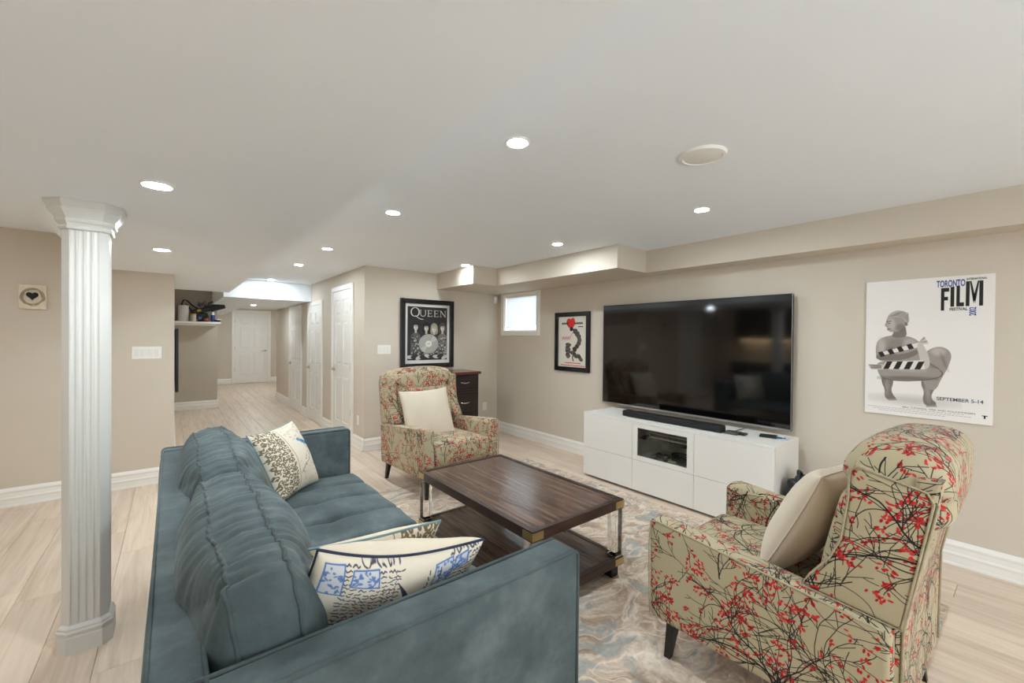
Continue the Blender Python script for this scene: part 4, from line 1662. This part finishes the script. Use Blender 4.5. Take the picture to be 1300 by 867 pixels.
for cy, hw_c, sd, cx, dz in ((1.495, 0.500, 3, 0.182, 0.0), (2.520, 0.505, 8, 0.190, -0.01)):
    gusset_cushion('back_cushion', so, M_VELVET, M_PIPE, (cx - SX, cy - SY, 0.665 + dz), (0, 1, 0.0), (-0.16, 0, 1), hw_c, 0.235, 0.060, 0.115, 120, 40, sd, 0.008)

# ================================================================== armchairs with branch-and-berry print
def draw_fabric():
    N_ = 1024
    c = Canvas(N_, N_, (180, 167, 136), wrap=True)
    q = random.Random(21)
    blk, reds = (36, 33, 33), [(186, 40, 38), (200, 56, 50), (168, 34, 36)]

    def leaves(x, y, a, n):
        for k in range(n):
            d = q.uniform(4, 44)
            aa = a + q.uniform(-1.2, 1.2)
            lx, ly = x + d * math.cos(aa), y + d * math.sin(aa)
            r1, r2 = q.uniform(7.5, 11), q.uniform(4, 5.6)
            c.ell(lx, ly, r1, r2, aa + q.uniform(-0.9, 0.9), q.choice(reds), 1, 1.6)

    def branch(x, y, a, w, L, depth):
        steps = int(L / 6)
        curl = q.uniform(-0.035, 0.035)
        for s in range(steps):
            a += curl + q.gauss(0, 0.06)
            w2 = max(1.3, w * (1 - 0.5 * s / steps))
            nx, ny = x + 6 * math.cos(a), y + 6 * math.sin(a)
            c.line(x, y, nx, ny, w2, w2, blk)
            x, y = nx, ny
            if depth < 3 and q.random() < (0.07 if depth == 0 else 0.07):
                sd = q.choice((-1, 1))
                branch(x, y, a + sd * q.uniform(0.4, 0.9), w2 * q.uniform(0.5, 0.75), L * q.uniform(0.3, 0.55), depth + 1)
        if depth >= 1 and q.random() < 0.34:
            leaves(x, y, a, q.randint(3, 6))
    for k in range(9):
        branch((k + q.uniform(0.1, 0.9)) * N_ / 9, q.uniform(0, N_), math.pi / 2 + q.uniform(-0.35, 0.35), q.uniform(3.4, 5.4), q.uniform(520, 820), 0)
    for k in range(5):
        leaves(q.uniform(0, N_), q.uniform(0, N_), q.uniform(0, 6), q.randint(6, 12))
    return c.image('branch_print_fabric')


FAB_IM = draw_fabric()
M_FAB = print_mat('branch_print_fabric', FAB_IM, 0.85, spec=0.2, sheen=0.15, bump=0.25, bscale=500)
M_FPIPE = mat('fabric_welt', rgb(166, 153, 124), 0.85, noise=0.15, nscale=60)
FABS = 1 / 0.74


def fab(o, off=(0, 0)):
    box_uv(o.data, FABS, off)
    return o


def make_chair(label, loc, rz):
    t = thing('armchair', label, 'armchair', loc, rz, 'pair of patterned wing armchairs')
    fab(rbox('seat_frame', t, M_FAB, (0, -0.01, 0.225), (0.36, 0.385, 0.055), 0.012, (4, 4, 3)))
    # arms: boxy, a little higher in front, rounded on the inner top edge
    for s in (-1, 1):
        def afn(P, s=s):
            P = P.copy()
            up = (P[:, 2] + 0.215) / 0.43
            yy = (P[:, 1] + 0.40) / 0.81
            P[:, 2] += up * (-0.060 + 0.075 * yy) - 0.02 * np.clip((yy - 0.9) / 0.1, 0, 1) * up * 0.6
            P[:, 0] += s * 0.012 * up
            inner = np.clip(-s * P[:, 0] / 0.055, 0, 1) * np.clip((up - 0.75) / 0.25, 0, 1)
            P[:, 2] -= 0.028 * inner ** 2
            return P
        a = fab(rbox('arm', t, M_FAB, (s * 0.352, 0.015, 0.385), (0.055, 0.405, 0.215), 0.022, (4, 10, 8), afn), (0.13 * s, 0.07 * s))
        zt = lambda y: 0.600 + (-0.060 + 0.075 * (y + 0.385) / 0.81) - 0.003
        pts = [(s * 0.412, 0.412, 0.19)] + [(s * (0.412 + 0.008 * k / 4), 0.416 - 0.01 * (k == 4), 0.2 + (zt(0.41) - 0.215) * k / 4) for k in range(1, 5)]
        pts += [(s * 0.4165, y, zt(y) - 0.006) for y in (0.38, 0.2, 0.0, -0.2, -0.37)]
        tube('welt', pts, 0.004, M_FPIPE, a)
    w1 = waves(31, 6, 14)

    def sfn(P):
        P = P.copy()
        top = np.clip(P[:, 2] / 0.095, 0, 1)
        P[:, 2] += top * (0.022 * (1 - (P[:, 0] / 0.30) ** 2) * (1 - (P[:, 1] / 0.31) ** 4) + 0.003 * w1(P))
        P[:, 1] += 0.012 * (P[:, 1] > 0.2) * (1 - (P[:, 2] / 0.1) ** 2)
        return P
    sc_ = fab(rbox('seat_cushion', t, M_FAB, (0, 0.115, 0.36), (0.297, 0.305, 0.09), 0.028, (12, 12, 5), sfn), (0.2, 0.1))
    for zz in (0.440, 0.282):
        tube('welt', [(p[0], p[1] + 0.115, zz) for p in rect_loop(0.294, 0.306, 0.03, 0)], 0.0042, M_FPIPE, sc_, True)
    lean = np.array([[1, 0, 0], [0, math.cos(0.19), -math.sin(0.19)], [0, math.sin(0.19), math.cos(0.19)]])
    w2 = waves(33, 5, 12)
    fab(rbox('back_cushion', t, M_FAB, (0, -0.275, 0.655), (0.300, 0.085, 0.235), 0.05, (10, 5, 9),
             lambda P: P + (0.03 * (1 - (P[:, 0] / 0.3) ** 2) * (1 - (P[:, 2] / 0.235) ** 2) * (P[:, 1] > 0))[:, None] * np.array([0, 1, 0]) + (0.003 * w2(P))[:, None], lean), (0.05, 0.3))

    def hfn(P):
        P = P.copy()
        u = np.abs(P[:, 0]) / 0.385
        hi = np.clip((P[:, 2] + 0.10) / 0.2, 0, 1)
        P[:, 2] -= hi * 0.055 * u ** 3.2
        P[:, 1] += 0.03 * (P[:, 1] > 0) * (1 - (P[:, 2] / 0.14) ** 2) * (u < 0.8)
        k_ = np.clip((P[:, 2] + 0.035) / 0.05, 0, 1)
        P[:, 0] *= 0.775 + 0.225 * k_ * k_ * (3 - 2 * k_)
        return P + (0.003 * w2(P * 1.4))[:, None]
    fab(rbox('headrest', t, M_FAB, (0, -0.385, 0.945), (0.385, 0.115, 0.140), 0.085, (18, 6, 8), hfn, None), (0.33, 0.22))
    for s in (-1, 1):
        poly = [(-0.405, 0.545), (-0.468, 0.935), (-0.455, 0.962), (-0.300, 1.000), (-0.278, 0.985), (-0.275, 0.89), (-0.258, 0.76), (-0.230, 0.69), (-0.175, 0.610), (-0.150, 0.565)]
        x0, x1 = sorted((s * 0.300, s * 0.396))
        wg = fab(extrude('wing', poly, x0, x1, 'yz', M_FAB, t, 0.014, 3), (0.4 * s, 0.15))
        wg.data.shade_smooth()
        wg.data.set_sharp_from_angle(angle=math.radians(38))
        tube('welt', [(s * 0.394, p[0], p[1]) for p in poly], 0.0034, M_FPIPE, wg, True)
    bp = [(-0.400, 0.172), (-0.405, 0.545), (-0.475, 0.935), (-0.490, 1.0), (-0.43, 1.0), (-0.345, 0.545), (-0.335, 0.172)]
    pan = fab(extrude('back_panel', bp, -0.388, 0.388, 'yz', M_FAB, t, 0.012, 2), (0.11, 0.4))
    for x in (-0.383, 0.383):
        tube('welt', [(x, -0.402, 0.185), (x, -0.408, 0.545), (x, -0.476, 0.93)], 0.0045, M_FPIPE, pan)
    for sx in (-1, 1):
        for y, dy in ((0.335, 0.02), (-0.335, -0.03)):
            V, F = [], []
            for (hw, zz, ox, oy) in ((0.013, 0.0, 0.012, dy), (0.022, 0.178, 0, 0)):
                for a_, b_ in ((-1, -1), (1, -1), (1, 1), (-1, 1)):
                    V.append((sx * (0.345 + ox) + a_ * hw, y + oy + b_ * hw, zz))
            F = [(0, 1, 2, 3), (4, 5, 6, 7), (0, 1, 5, 4), (1, 2, 6, 5), (2, 3, 7, 6), (3, 0, 4, 7)]
            mk('leg', V, F, M_BLACKWOOD, t)
    return t


def copy_tree(o, parent=None):
    c = o.copy()
    COL.objects.link(c)
    c.parent = parent
    for ch in list(o.children):
        copy_tree(ch, c)
    return c


near_chair = make_chair('branch-print wing armchair in the right foreground seen from behind its arm', (2.055, 0.645, RUGZ), 0.0)
far_chair = copy_tree(near_chair)
far_chair.location = (2.03, 3.66, RUGZ)
far_chair.rotation_euler = (0, 0, math.pi + 0.07)
far_chair['label'] = 'branch-print wing armchair facing the camera in front of the dark dresser'

# ================================================================== scatter pillows
M_LINEN = mat('ivory_linen', rgb(222, 208, 184), 0.85, noise=0.04, nscale=6, bump=0.25, bscale=380, sheen=0.2)
M_OATM = mat('oatmeal_cotton', rgb(214, 200, 178), 0.85, noise=0.04, nscale=5, bump=0.3, bscale=420, sheen=0.2)
M_NAVY = mat('navy_cord', rgb(34, 40, 66), 0.7)
M_TEAL = mat('pale_teal_cord', rgb(120, 148, 152), 0.7)


def pillow(name, label, front, back, pmat, c, xa, ua, hw, hh, T, seed=1, c_in=0.09, ex=0.42, wr=0.004, group=None, nu=30, sag=0.0, tb=1.0):
    xa, ua = Vector(xa).normalized(), Vector(ua).normalized()
    na = xa.cross(ua).normalized()
    ua = na.cross(xa)
    o_m = Matrix(((xa.x, ua.x, na.x, c[0]), (xa.y, ua.y, na.y, c[1]), (xa.z, ua.z, na.z, c[2]), (0, 0, 0, 1)))
    root = thing(name, label, 'pillow', (0, 0, 0), 0, group)
    root.matrix_world = o_m
    us = np.sin(np.linspace(-1, 1, nu) * math.pi / 2)
    w1, w2 = waves(seed, 9, 24), waves(seed + 9, 30, 70)
    out = []
    rim = None
    for side, mt, nm in ((1, front, 'front_cover'), (-1, back, 'back_cover')):
        V, F, UV = [], [], []
        for i, u in enumerate(us):
            for j, v in enumerate(us):
                x = hw * u * (1 - c_in * (1 - v * v))
                y = hh * v * (1 - c_in * (1 - u * u)) - sag * hh * (1 - u * u) * max(v, 0) ** 3
                k = max(0, (1 - u * u) * (1 - v * v))
                V.append((x, y, side * T * k ** ex * (tb if side < 0 else 1)))
                UV.append(((u + 1) / 2, (v + 1) / 2))
        P = np.array(V)
        kk = np.array([max(0, (1 - u * u) * (1 - v * v)) ** 0.5 for u in us for v in us])
        P[:, 2] += kk * wr * (2.0 * w1(P) + 0.6 * w2(P))
        e2 = np.array([max(abs(u), abs(v)) for u in us for v in us])
        P[:, 2] += 0.006 * w1(P * 0.7) * e2 ** 6
        for i in range(nu - 1):
            for j in range(nu - 1):
                a_ = i * nu + j
                f = (a_, a_ + nu, a_ + nu + 1, a_ + 1)
                F.append(f if side > 0 else f[::-1])
        me = bpy.data.meshes.new(nm)
        me.from_pydata([tuple(p) for p in P], [], F)
        uv = me.uv_layers.new(name='UVMap')
        for lp in me.loops:
            uv.data[lp.index].uv = UV[lp.vertex_index]
        me.materials.append(mt)
        link(nm, me, root, True)
        if side > 0:
            loop = [(i, 0) for i in range(nu)] + [(nu - 1, j) for j in range(1, nu)] + [(i, nu - 1) for i in range(nu - 2, -1, -1)] + [(0, j) for j in range(nu - 2, 0, -1)]
            rim = [tuple(P[i * nu + j]) for i, j in loop]
    tube('piping', rim, 0.0042 if pmat is not M_LINEN and pmat is not M_OATM else 0.003, pmat, root, True, 6)
    return root


def draw_scroll_bird(flip=False):
    W_ = 420
    c = Canvas(W_, W_, (224, 213, 192))
    q = random.Random(5)
    brn = (120, 106, 84)
    for k in range(15):
        for s in range(5):
            x, y = 12 + s * 31 + (k % 2) * 12, 14 + k * 29
            a0 = q.uniform(0, 6)
            pts = [(x + (2 + 1.25 * i) * math.cos(a0 + i * 0.6), y + (2 + 1.25 * i) * math.sin(a0 + i * 0.6)) for i in range(11)]
            c.path(pts, 2.9, brn)
            for i in range(4):
                c.ell(x + q.uniform(-17, 17), y + q.uniform(-15, 15), 7, 3.2, q.uniform(0, 3), brn)
    c.poly([(150, 0), (172, 0), (172, 420), (150, 420)], (220, 208, 186))
    c.line(166, 0, 166, 420, 1.6, 1.6, (130, 112, 90))
    for k in range(70):
        x, y = q.uniform(185, 410), q.choice((q.uniform(10, 180), q.uniform(300, 410)))
        pts = [(x + 5 * i, y + 5 * math.sin(i * 1.3 + k)) for i in range(q.randint(3, 6))]
        c.path(pts, 1.1, (150, 138, 122), 0.85)
    c.path([(180, 90), (240, 130), (300, 150), (360, 200), (390, 230)], 2, (128, 112, 96))
    for k in range(16):
        c.ell(200 + 12 * k, 110 + 8 * k + q.uniform(-20, 20), 9, 4, q.uniform(0, 3), (150, 134, 116), 0.8)
    c.ell(330, 270, 46, 14, -0.45, (96, 146, 190), 1, 3)
    c.ell(286, 296, 17, 13, 0, (108, 150, 186), 1, 3)
    c.poly([(262, 300), (276, 304), (276, 294)], (90, 80, 70))
    c.poly([(350, 262), (410, 222), (398, 248), (366, 276)], (58, 96, 150))
    c.ell(336, 276, 30, 7, -0.5, (60, 110, 168), 1, 2)
    c.line(330, 254, 326, 234, 1.5, 1.5, (80, 70, 60))
    if flip:
        c.a = np.ascontiguousarray(c.a[:, ::-1])
    return c.image('scroll_print' if flip else 'scroll_bird_print')


def draw_postcard():
    W_ = 520
    c = Canvas(W_, W_, (226, 215, 194))
    q = random.Random(9)
    ink = (72, 70, 84)
    for row in range(34):
        y = 506 - row * 14.5
        for (x0, x1) in ((70, 250), (395, 515)):
            x = x0 + q.uniform(0, 10)
            while x < x1 - 8:
                n = q.randint(2, 4)
                pts = [(x + i * 5, y + x * 0.06 + q.uniform(-4.5, 5)) for i in range(n + 1)]
                c.path(pts, 1.6, ink, 0.95)
                x += n * 5 + q.uniform(4, 9)
    blu = (96, 124, 178)
    for (x, y, w, h, a) in ((18, 400, 60, 110, 0.1), (96, 448, 80, 60, -0.3), (350, 430, 66, 80, 0.1), (418, 464, 50, 50, 0.5)):
        p = [(x, y), (x + w, y + 8), (x + w - 4, y + h), (x + 4, y + h - 8)]
        c.poly(p, (206, 206, 206))
        for k in range(26):
            c.ell(x + q.uniform(4, w - 4), y + q.uniform(6, h - 6), q.uniform(3, 9), q.uniform(2, 5), q.uniform(0, 3), blu, 0.85)
        c.path(p + [p[0]], 2, blu)
    c.poly([(300, 200), (420, 210), (410, 330), (318, 330)], (214, 212, 204), 0.8)
    for k in range(10):
        c.line(312, 214 + 11 * k, 408, 218 + 11 * k, 1.2, 1.2, (160, 166, 176), 0.8)
    # swallow with folded tail
    navy = (62, 66, 92)
    c.poly([(232, 470), (266, 430), (296, 380), (306, 330), (300, 260), (280, 220), (256, 240), (262, 300), (272, 360), (256, 420)], navy)
    for k in range(26):
        c.line(262 + q.uniform(-8, 30), 250 + q.uniform(0, 140), 266 + q.uniform(-8, 30), 262 + q.uniform(0, 140), 1, 1, (120, 124, 146), 0.7)
    c.line(300, 330, 330, 430, 2, 1.2, navy)
    c.ell(200, 190, 48, 40, 0, (128, 112, 92), 0.85, 4)
    for k in range(5):
        c.ell(200, 190, 44 - 8 * k, 36 - 7 * k, 0, (92, 80, 68) if k % 2 else (150, 134, 112), 0.8, 2)
    for k in range(8):
        c.ell(150 + k * 14, 120 + 8 * math.sin(k), 12, 11, 0, (182, 70, 52), 0.9, 2)
    for y in range(160, 500, 16):
        c.line(224, y, 226, y + 9, 1.3, 1.3, (120, 116, 116))
    for x in (335, 372):
        for y in range(300, 480, 22):
            c.line(x, y, x + q.uniform(-5, 5), y + 14, 1.8, 1.8, (70, 72, 92))
    # POSTE in small capitals running up the middle
    gl = {'P': [[(0, 0), (0, 10)], [(0, 10), (6, 9), (6, 5), (0, 4.5)]], 'O': [[(3, 0), (0, 3), (0, 7), (3, 10), (6, 7), (6, 3), (3, 0)]],
          'S': [[(6, 9), (3, 10), (0, 8), (1, 6), (5, 4), (6, 2), (3, 0), (0, 1)]], 'T': [[(0, 10), (6, 10)], [(3, 10), (3, 0)]],
          'E': [[(6, 10), (0, 10), (0, 0), (6, 0)], [(0, 5), (5, 5)]], 'C': [[(6, 9), (3, 10), (0, 7), (0, 3), (3, 0), (6, 1)]], 'A': [[(0, 0), (3, 10), (6, 0)], [(1, 4), (5, 4)]], 'R': [[(0, 0), (0, 10)], [(0, 10), (6, 9), (6, 5), (0, 5)], [(3, 5), (6, 0)]]}
    y = 130
    for ch in 'CARTE POS':
        if ch != ' ':
            for st_ in gl[ch]:
                c.path([(190 + (10 - p[1]) * 2.2, y + p[0] * 2.6) for p in st_], 1.6, (120, 112, 108))
        y += 38
    return c.image('postcard_print')


M_BIRD = print_mat('scroll_bird_linen', draw_scroll_bird(), 0.85, spec=0.2, bump=0.2, bscale=380)
M_SCROLL = print_mat('scroll_linen', draw_scroll_bird(True), 0.85, spec=0.2, bump=0.2, bscale=380)
M_POST = print_mat('postcard_linen', draw_postcard(), 0.85, spec=0.2, bump=0.2, bscale=380)
# leaning in the far sofa corner
pillow('bird_pillow', 'cream scroll and blue bird pillow in the far sofa corner', M_BIRD, M_LINEN, M_TEAL,
       (0.535, 2.82, 0.660), (0.22, 0.235, 0.0), (-0.15, 0.10, 0.34), 0.205, 0.212, 0.085, 4, 0.08)
# two against the near arm
pillow('postcard_pillow', 'postcard script pillow with navy piping behind the near sofa arm', M_POST, M_LINEN, M_NAVY,
       (0.463, 1.163, 0.650), (1, -0.02, -0.234), (0.10, -0.48, 0.87), 0.242, 0.225, 0.080, 14, 0.06, 0.36, 0.006, None, 34, 0.12, 1.35)
pillow('scroll_pillow', 'cream pillow with teal piping tucked behind the postcard pillow', M_SCROLL, M_LINEN, M_TEAL,
       (0.495, 1.37, 0.600), (1, 0.0, -0.09), (0.0, -0.42, 0.90), 0.215, 0.205, 0.060, 17, 0.05)
# plain pillows on the armchairs
pillow('plain_pillow', 'plump plain ivory pillow on the foreground armchair', M_OATM, M_OATM, M_OATM,
       (2.05, 0.575, 0.690), (-1, 0.0, 0.03), (0.0, -0.40, 0.90), 0.235, 0.235, 0.098, 23, 0.06, 0.42, 0.006)
pillow('plain_pillow', 'plain ivory pillow tilted on the far armchair', M_OATM, M_OATM, M_OATM,
       (1.955, 3.735, 0.645), (1, 0.0, 0.03), (-0.40, 0.34, 0.90), 0.262, 0.255, 0.085, 29, 0.07, 0.42, 0.004)

# ================================================================== dark dresser behind the far armchair
dr = thing('dresser', 'dark brown dresser with three drawers and reddish top behind the armchair', 'dresser', (2.728, 4.665, 0))
DW, DD, DH = 0.47, 0.46, 0.955
B('body', dr, M_CAB, 0, DW, 0.02, DD, 0.0, DH - 0.035, 0.003)
B('top', dr, M_CHERRY, -0.022, DW + 0.022, -0.012, DD + 0.01, DH - 0.035, DH, 0.006)
zd = [(0.715, 0.905), (0.405, 0.695), (0.085, 0.385)]
for z0, z1 in zd:
    d = B('drawer', dr, M_CAB, 0.025, DW - 0.025, 0.0, 0.022, z0, z1, 0.006)
    B('drawer_field', d, M_CAB, 0.07, DW - 0.07, -0.006, 0.002, z0 + 0.045, z1 - 0.045, 0.005)
    zc, xc = (z0 + z1) / 2 + 0.01, DW / 2 + 0.0
    tube('handle', [(xc - 0.065, -0.004, zc), (xc - 0.062, -0.026, zc + 0.002), (xc - 0.03, -0.030, zc - 0.006), (xc, -0.032, zc - 0.008), (xc + 0.03, -0.030, zc - 0.006),
                    (xc + 0.062, -0.026, zc + 0.002), (xc + 0.065, -0.004, zc)], [0.006, 0.006, 0.007, 0.009, 0.007, 0.006, 0.006], M_CHROME, d)

# ================================================================== alcove shelf and clutter
sh = thing('wall_shelf', 'white shelf high on the grey alcove wall', 'shelf', (XP, YG, 1.612))
B('board', sh, M_TRIM, 0.002, 0.70, -0.32, -0.002, 0, 0.040, 0.003)
B('cleat', sh, M_TRIM, 0.02, 0.66, -0.02, -0.002, -0.03, 0, 0.002)
SHT = 1.652
pt = thing('paper_towel_roll', 'white paper towel roll standing on the alcove shelf', 'paper towel', (0.165, 9.80, SHT))
lathe('roll', [(0.020, 0), (0.078, 0), (0.080, 0.004), (0.080, 0.286), (0.078, 0.29), (0.020, 0.29)], mat('paper_towel', rgb(236, 232, 226), 0.9, bump=0.5, bscale=90), pt, 32)
lathe('core', [(0.017, 0.0), (0.021, 0.0), (0.021, 0.292), (0.017, 0.292)], mat('cardboard', rgb(170, 140, 104), 0.9), pt, 20)
dc = thing('drill_case', 'long black tool case tilted on top of the shelf clutter', 'tool case', (0.54, 9.80, SHT + 0.245))
dc.rotation_euler = (0, -0.32, 0)
rbox('shell', dc, M_BLACKP, (0, 0, 0.0), (0.26, 0.055, 0.045), 0.02, (8, 4, 4), lambda P: P * np.stack([np.ones(len(P)), 1 + 0.35 * (P[:, 0] > 0.05), 1 + 0.4 * (P[:, 0] > 0.05)], 1))
tube('carry_handle', [(0.02, -0.05, 0.06), (0.03, -0.06, 0.10), (0.12, -0.06, 0.11), (0.14, -0.05, 0.07)], 0.010, M_BLACKP, dc)
B('latch', dc, mat('yellow_plastic', rgb(206, 160, 50), 0.4), -0.18, -0.12, -0.062, -0.05, -0.01, 0.03, 0.004)
tb = thing('tool_bag', 'black and orange tool bag on the alcove shelf', 'tool bag', (0.405, 9.865, SHT))
rbox('body', tb, M_NYLON, (0, 0, 0.085), (0.13, 0.09, 0.085), 0.03, (8, 6, 6), lambda P: P + 0.008 * wv(P)[:, None])
B('orange_trim', tb, mat('orange_nylon', rgb(214, 104, 44), 0.6), -0.12, -0.03, -0.098, -0.088, 0.01, 0.05, 0.004)
B('blue_trim', tb, mat('blue_nylon', rgb(84, 128, 176), 0.6), -0.02, 0.03, -0.099, -0.088, 0.04, 0.09, 0.004)
for k, (dx, tilt, ln) in enumerate(((-0.10, -0.5, 0.20), (-0.02, 0.5, 0.26), (0.05, -0.2, 0.22))):
    tube('tool_grip', [(dx, 0.0, 0.14), (dx + tilt * 0.1, 0.0, 0.14 + ln * 0.6), (dx + tilt * 0.22, -0.01, 0.14 + ln)], [0.010, 0.010, 0.006], [M_BLACKP, mat('red_rod', rgb(150, 50, 46), 0.5), M_STEEL][k], tb)
bo = thing('spray_bottle', 'blue and white bottle with black cap on the alcove shelf', 'bottle', (0.60, 9.74, SHT))
lathe('bottle', [(0.001, 0), (0.032, 0), (0.034, 0.01), (0.034, 0.11), (0.03, 0.13)], mat('blue_bottle', rgb(44, 66, 120), 0.35), bo, 20)
lathe('shoulder', [(0.03, 0.13), (0.027, 0.17), (0.016, 0.19)], M_PLASTIC, bo, 20)
lathe('cap', [(0.018, 0.19), (0.018, 0.225), (0.001, 0.23)], M_BLACKP, bo, 16)
jr = thing('storage_jar', 'small yellow lidded jar among the shelf clutter', 'jar', (0.305, 9.715, SHT))
lathe('jar', [(0.001, 0), (0.045, 0), (0.046, 0.1), (0.04, 0.115)], mat('pale_jar', rgb(190, 186, 178), 0.3), jr, 20)
lathe('lid', [(0.044, 0.112), (0.046, 0.118), (0.046, 0.14), (0.001, 0.142)], mat('yellow_lid', rgb(214, 170, 56), 0.4), jr, 20)
gt = thing('tool_tray', 'grey plastic tool tray leaning at the back of the alcove shelf', 'tool tray', (0.44, 9.955, SHT))
gt.rotation_euler = (0.06, 0.22, 0)
BS('tray', gt, mat('smoky_plastic', rgb(150, 144, 134), 0.4), [(-0.15, 0.15, -0.012, 0.0, 0.06, 0.36), (-0.15, -0.14, -0.03, -0.012, 0.06, 0.36), (0.14, 0.15, -0.03, -0.012, 0.06, 0.36),
                                                               (-0.14, 0.14, -0.03, -0.012, 0.35, 0.36)])
for k in range(3):
    B('divider', gt, M_BLACKP, -0.13 + 0.09 * k, -0.07 + 0.09 * k, -0.026, -0.012, 0.28 + 0.012 * k, 0.335, 0.004)
pg = thing('paint_tin', 'small black tin with red label on the alcove shelf', 'tin', (0.50, 9.71, SHT))
lathe('tin', [(0.001, 0), (0.036, 0), (0.036, 0.085), (0.001, 0.086)], M_BLACKP, pg, 20)
lathe('label_band', [(0.0365, 0.02), (0.0368, 0.022), (0.0368, 0.06), (0.0365, 0.062)], mat('red_label', rgb(170, 70, 56), 0.5), pg, 20)
sc = thing('black_bar_clamp', 'black clamp loop leaning behind the paper towel roll', 'clamp', (0.20, 9.88, SHT))
tube('clamp_loop', [(-0.06, 0, 0.0), (-0.06, 0.02, 0.32), (-0.03, 0.02, 0.40), (0.02, 0.02, 0.39), (0.10, 0.01, 0.30), (0.19, 0, 0.24)], 0.011, M_BLACKP, sc)
tube('clamp_screw', [(-0.02, 0, 0.30), (0.09, 0, 0.25)], 0.006, M_STEEL, sc)
gl_ = thing('work_gloves', 'grey and black work gloves at the right end of the shelf', 'gloves', (0.665, 9.72, SHT))
rbox('glove', gl_, M_NYLON, (0, 0, 0.02), (0.05, 0.05, 0.018), 0.014, (5, 5, 3), lambda P: P + 0.006 * wv(P * 2)[:, None])
rbox('cuff', gl_, M_PLASTIC, (0.03, -0.02, 0.045), (0.03, 0.035, 0.01), 0.008, (4, 4, 3))

# dark panel on the passage wall
pp = thing('passage_panel', 'dark flat panel hung on the passage wall, seen edge-on', 'television', (XP, 7.6, 0.70))
B('panel', pp, M_BLACKP, 0.012, 0.045, -1.0, 1.0, 0, 0.78, 0.006)
B('mount', pp, M_BLACKP, 0.0, 0.012, -0.25, 0.25, 0.25, 0.6, 0.002)

# ================================================================== bar on the far left, seen only as a reflection in the television
M_BAR = mat('black_cabinet_paint', rgb(20, 19, 19), 0.4)
M_STONE = mat('pale_stone', rgb(206, 198, 184), 0.3, noise=0.08, nscale=12)
M_STRIP = mat('warm_led_strip', (1, 1, 1, 1), 0.5, emit=(1.0, 0.72, 0.42, 1), estr=14.0)
for k in range(3):
    y0 = 2.05 + 0.85 * k
    c = thing('base_cabinet', 'black bar base cabinet mirrored in the television, unit %s from the door' % ('third', 'second', 'first')[k], 'cabinet', (XFL, y0, 0))
    B('body', c, M_BAR, 0.002, 0.56, 0.002, 0.848, 0, 0.90, 0.002)
    for q in (0, 1):
        d = B('door', c, M_BAR, 0.56, 0.58, 0.01 + 0.42 * q, 0.418 + 0.42 * q, 0.1, 0.88, 0.004)
        B('handle', d, M_STEEL, 0.58, 0.60, 0.37 + 0.09 * q, 0.385 + 0.09 * q, 0.6, 0.75, 0.003)
    c = thing('wall_cabinet', 'black bar wall cabinet mirrored in the television, unit %s from the door' % ('third', 'second', 'first')[k], 'cabinet', (XFL, y0, 1.40))
    B('body', c, M_BAR, 0.002, 0.32, 0.002, 0.848, 0, 0.72, 0.002)
    for q in (0, 1):
        d = B('door', c, M_BAR, 0.32, 0.34, 0.01 + 0.42 * q, 0.418 + 0.42 * q, 0.005, 0.715, 0.004)
        B('handle', d, M_STEEL, 0.34, 0.36, 0.37 + 0.09 * q, 0.385 + 0.09 * q, 0.06, 0.2, 0.003)
    B('light_strip', c, M_STRIP, 0.10, 0.14, 0.05, 0.80, -0.008, -0.001, 0)
wt = thing('bar_worktop', 'pale stone worktop running along the bar cabinets', 'worktop', (XFL, 2.05, 0.90))
B('slab', wt, M_STONE, 0.002, 0.61, 0, 2.55, 0, 0.035, 0.004)
B('backsplash', wt, M_STONE, 0.002, 0.014, 0, 2.55, 0.035, 0.5, 0)
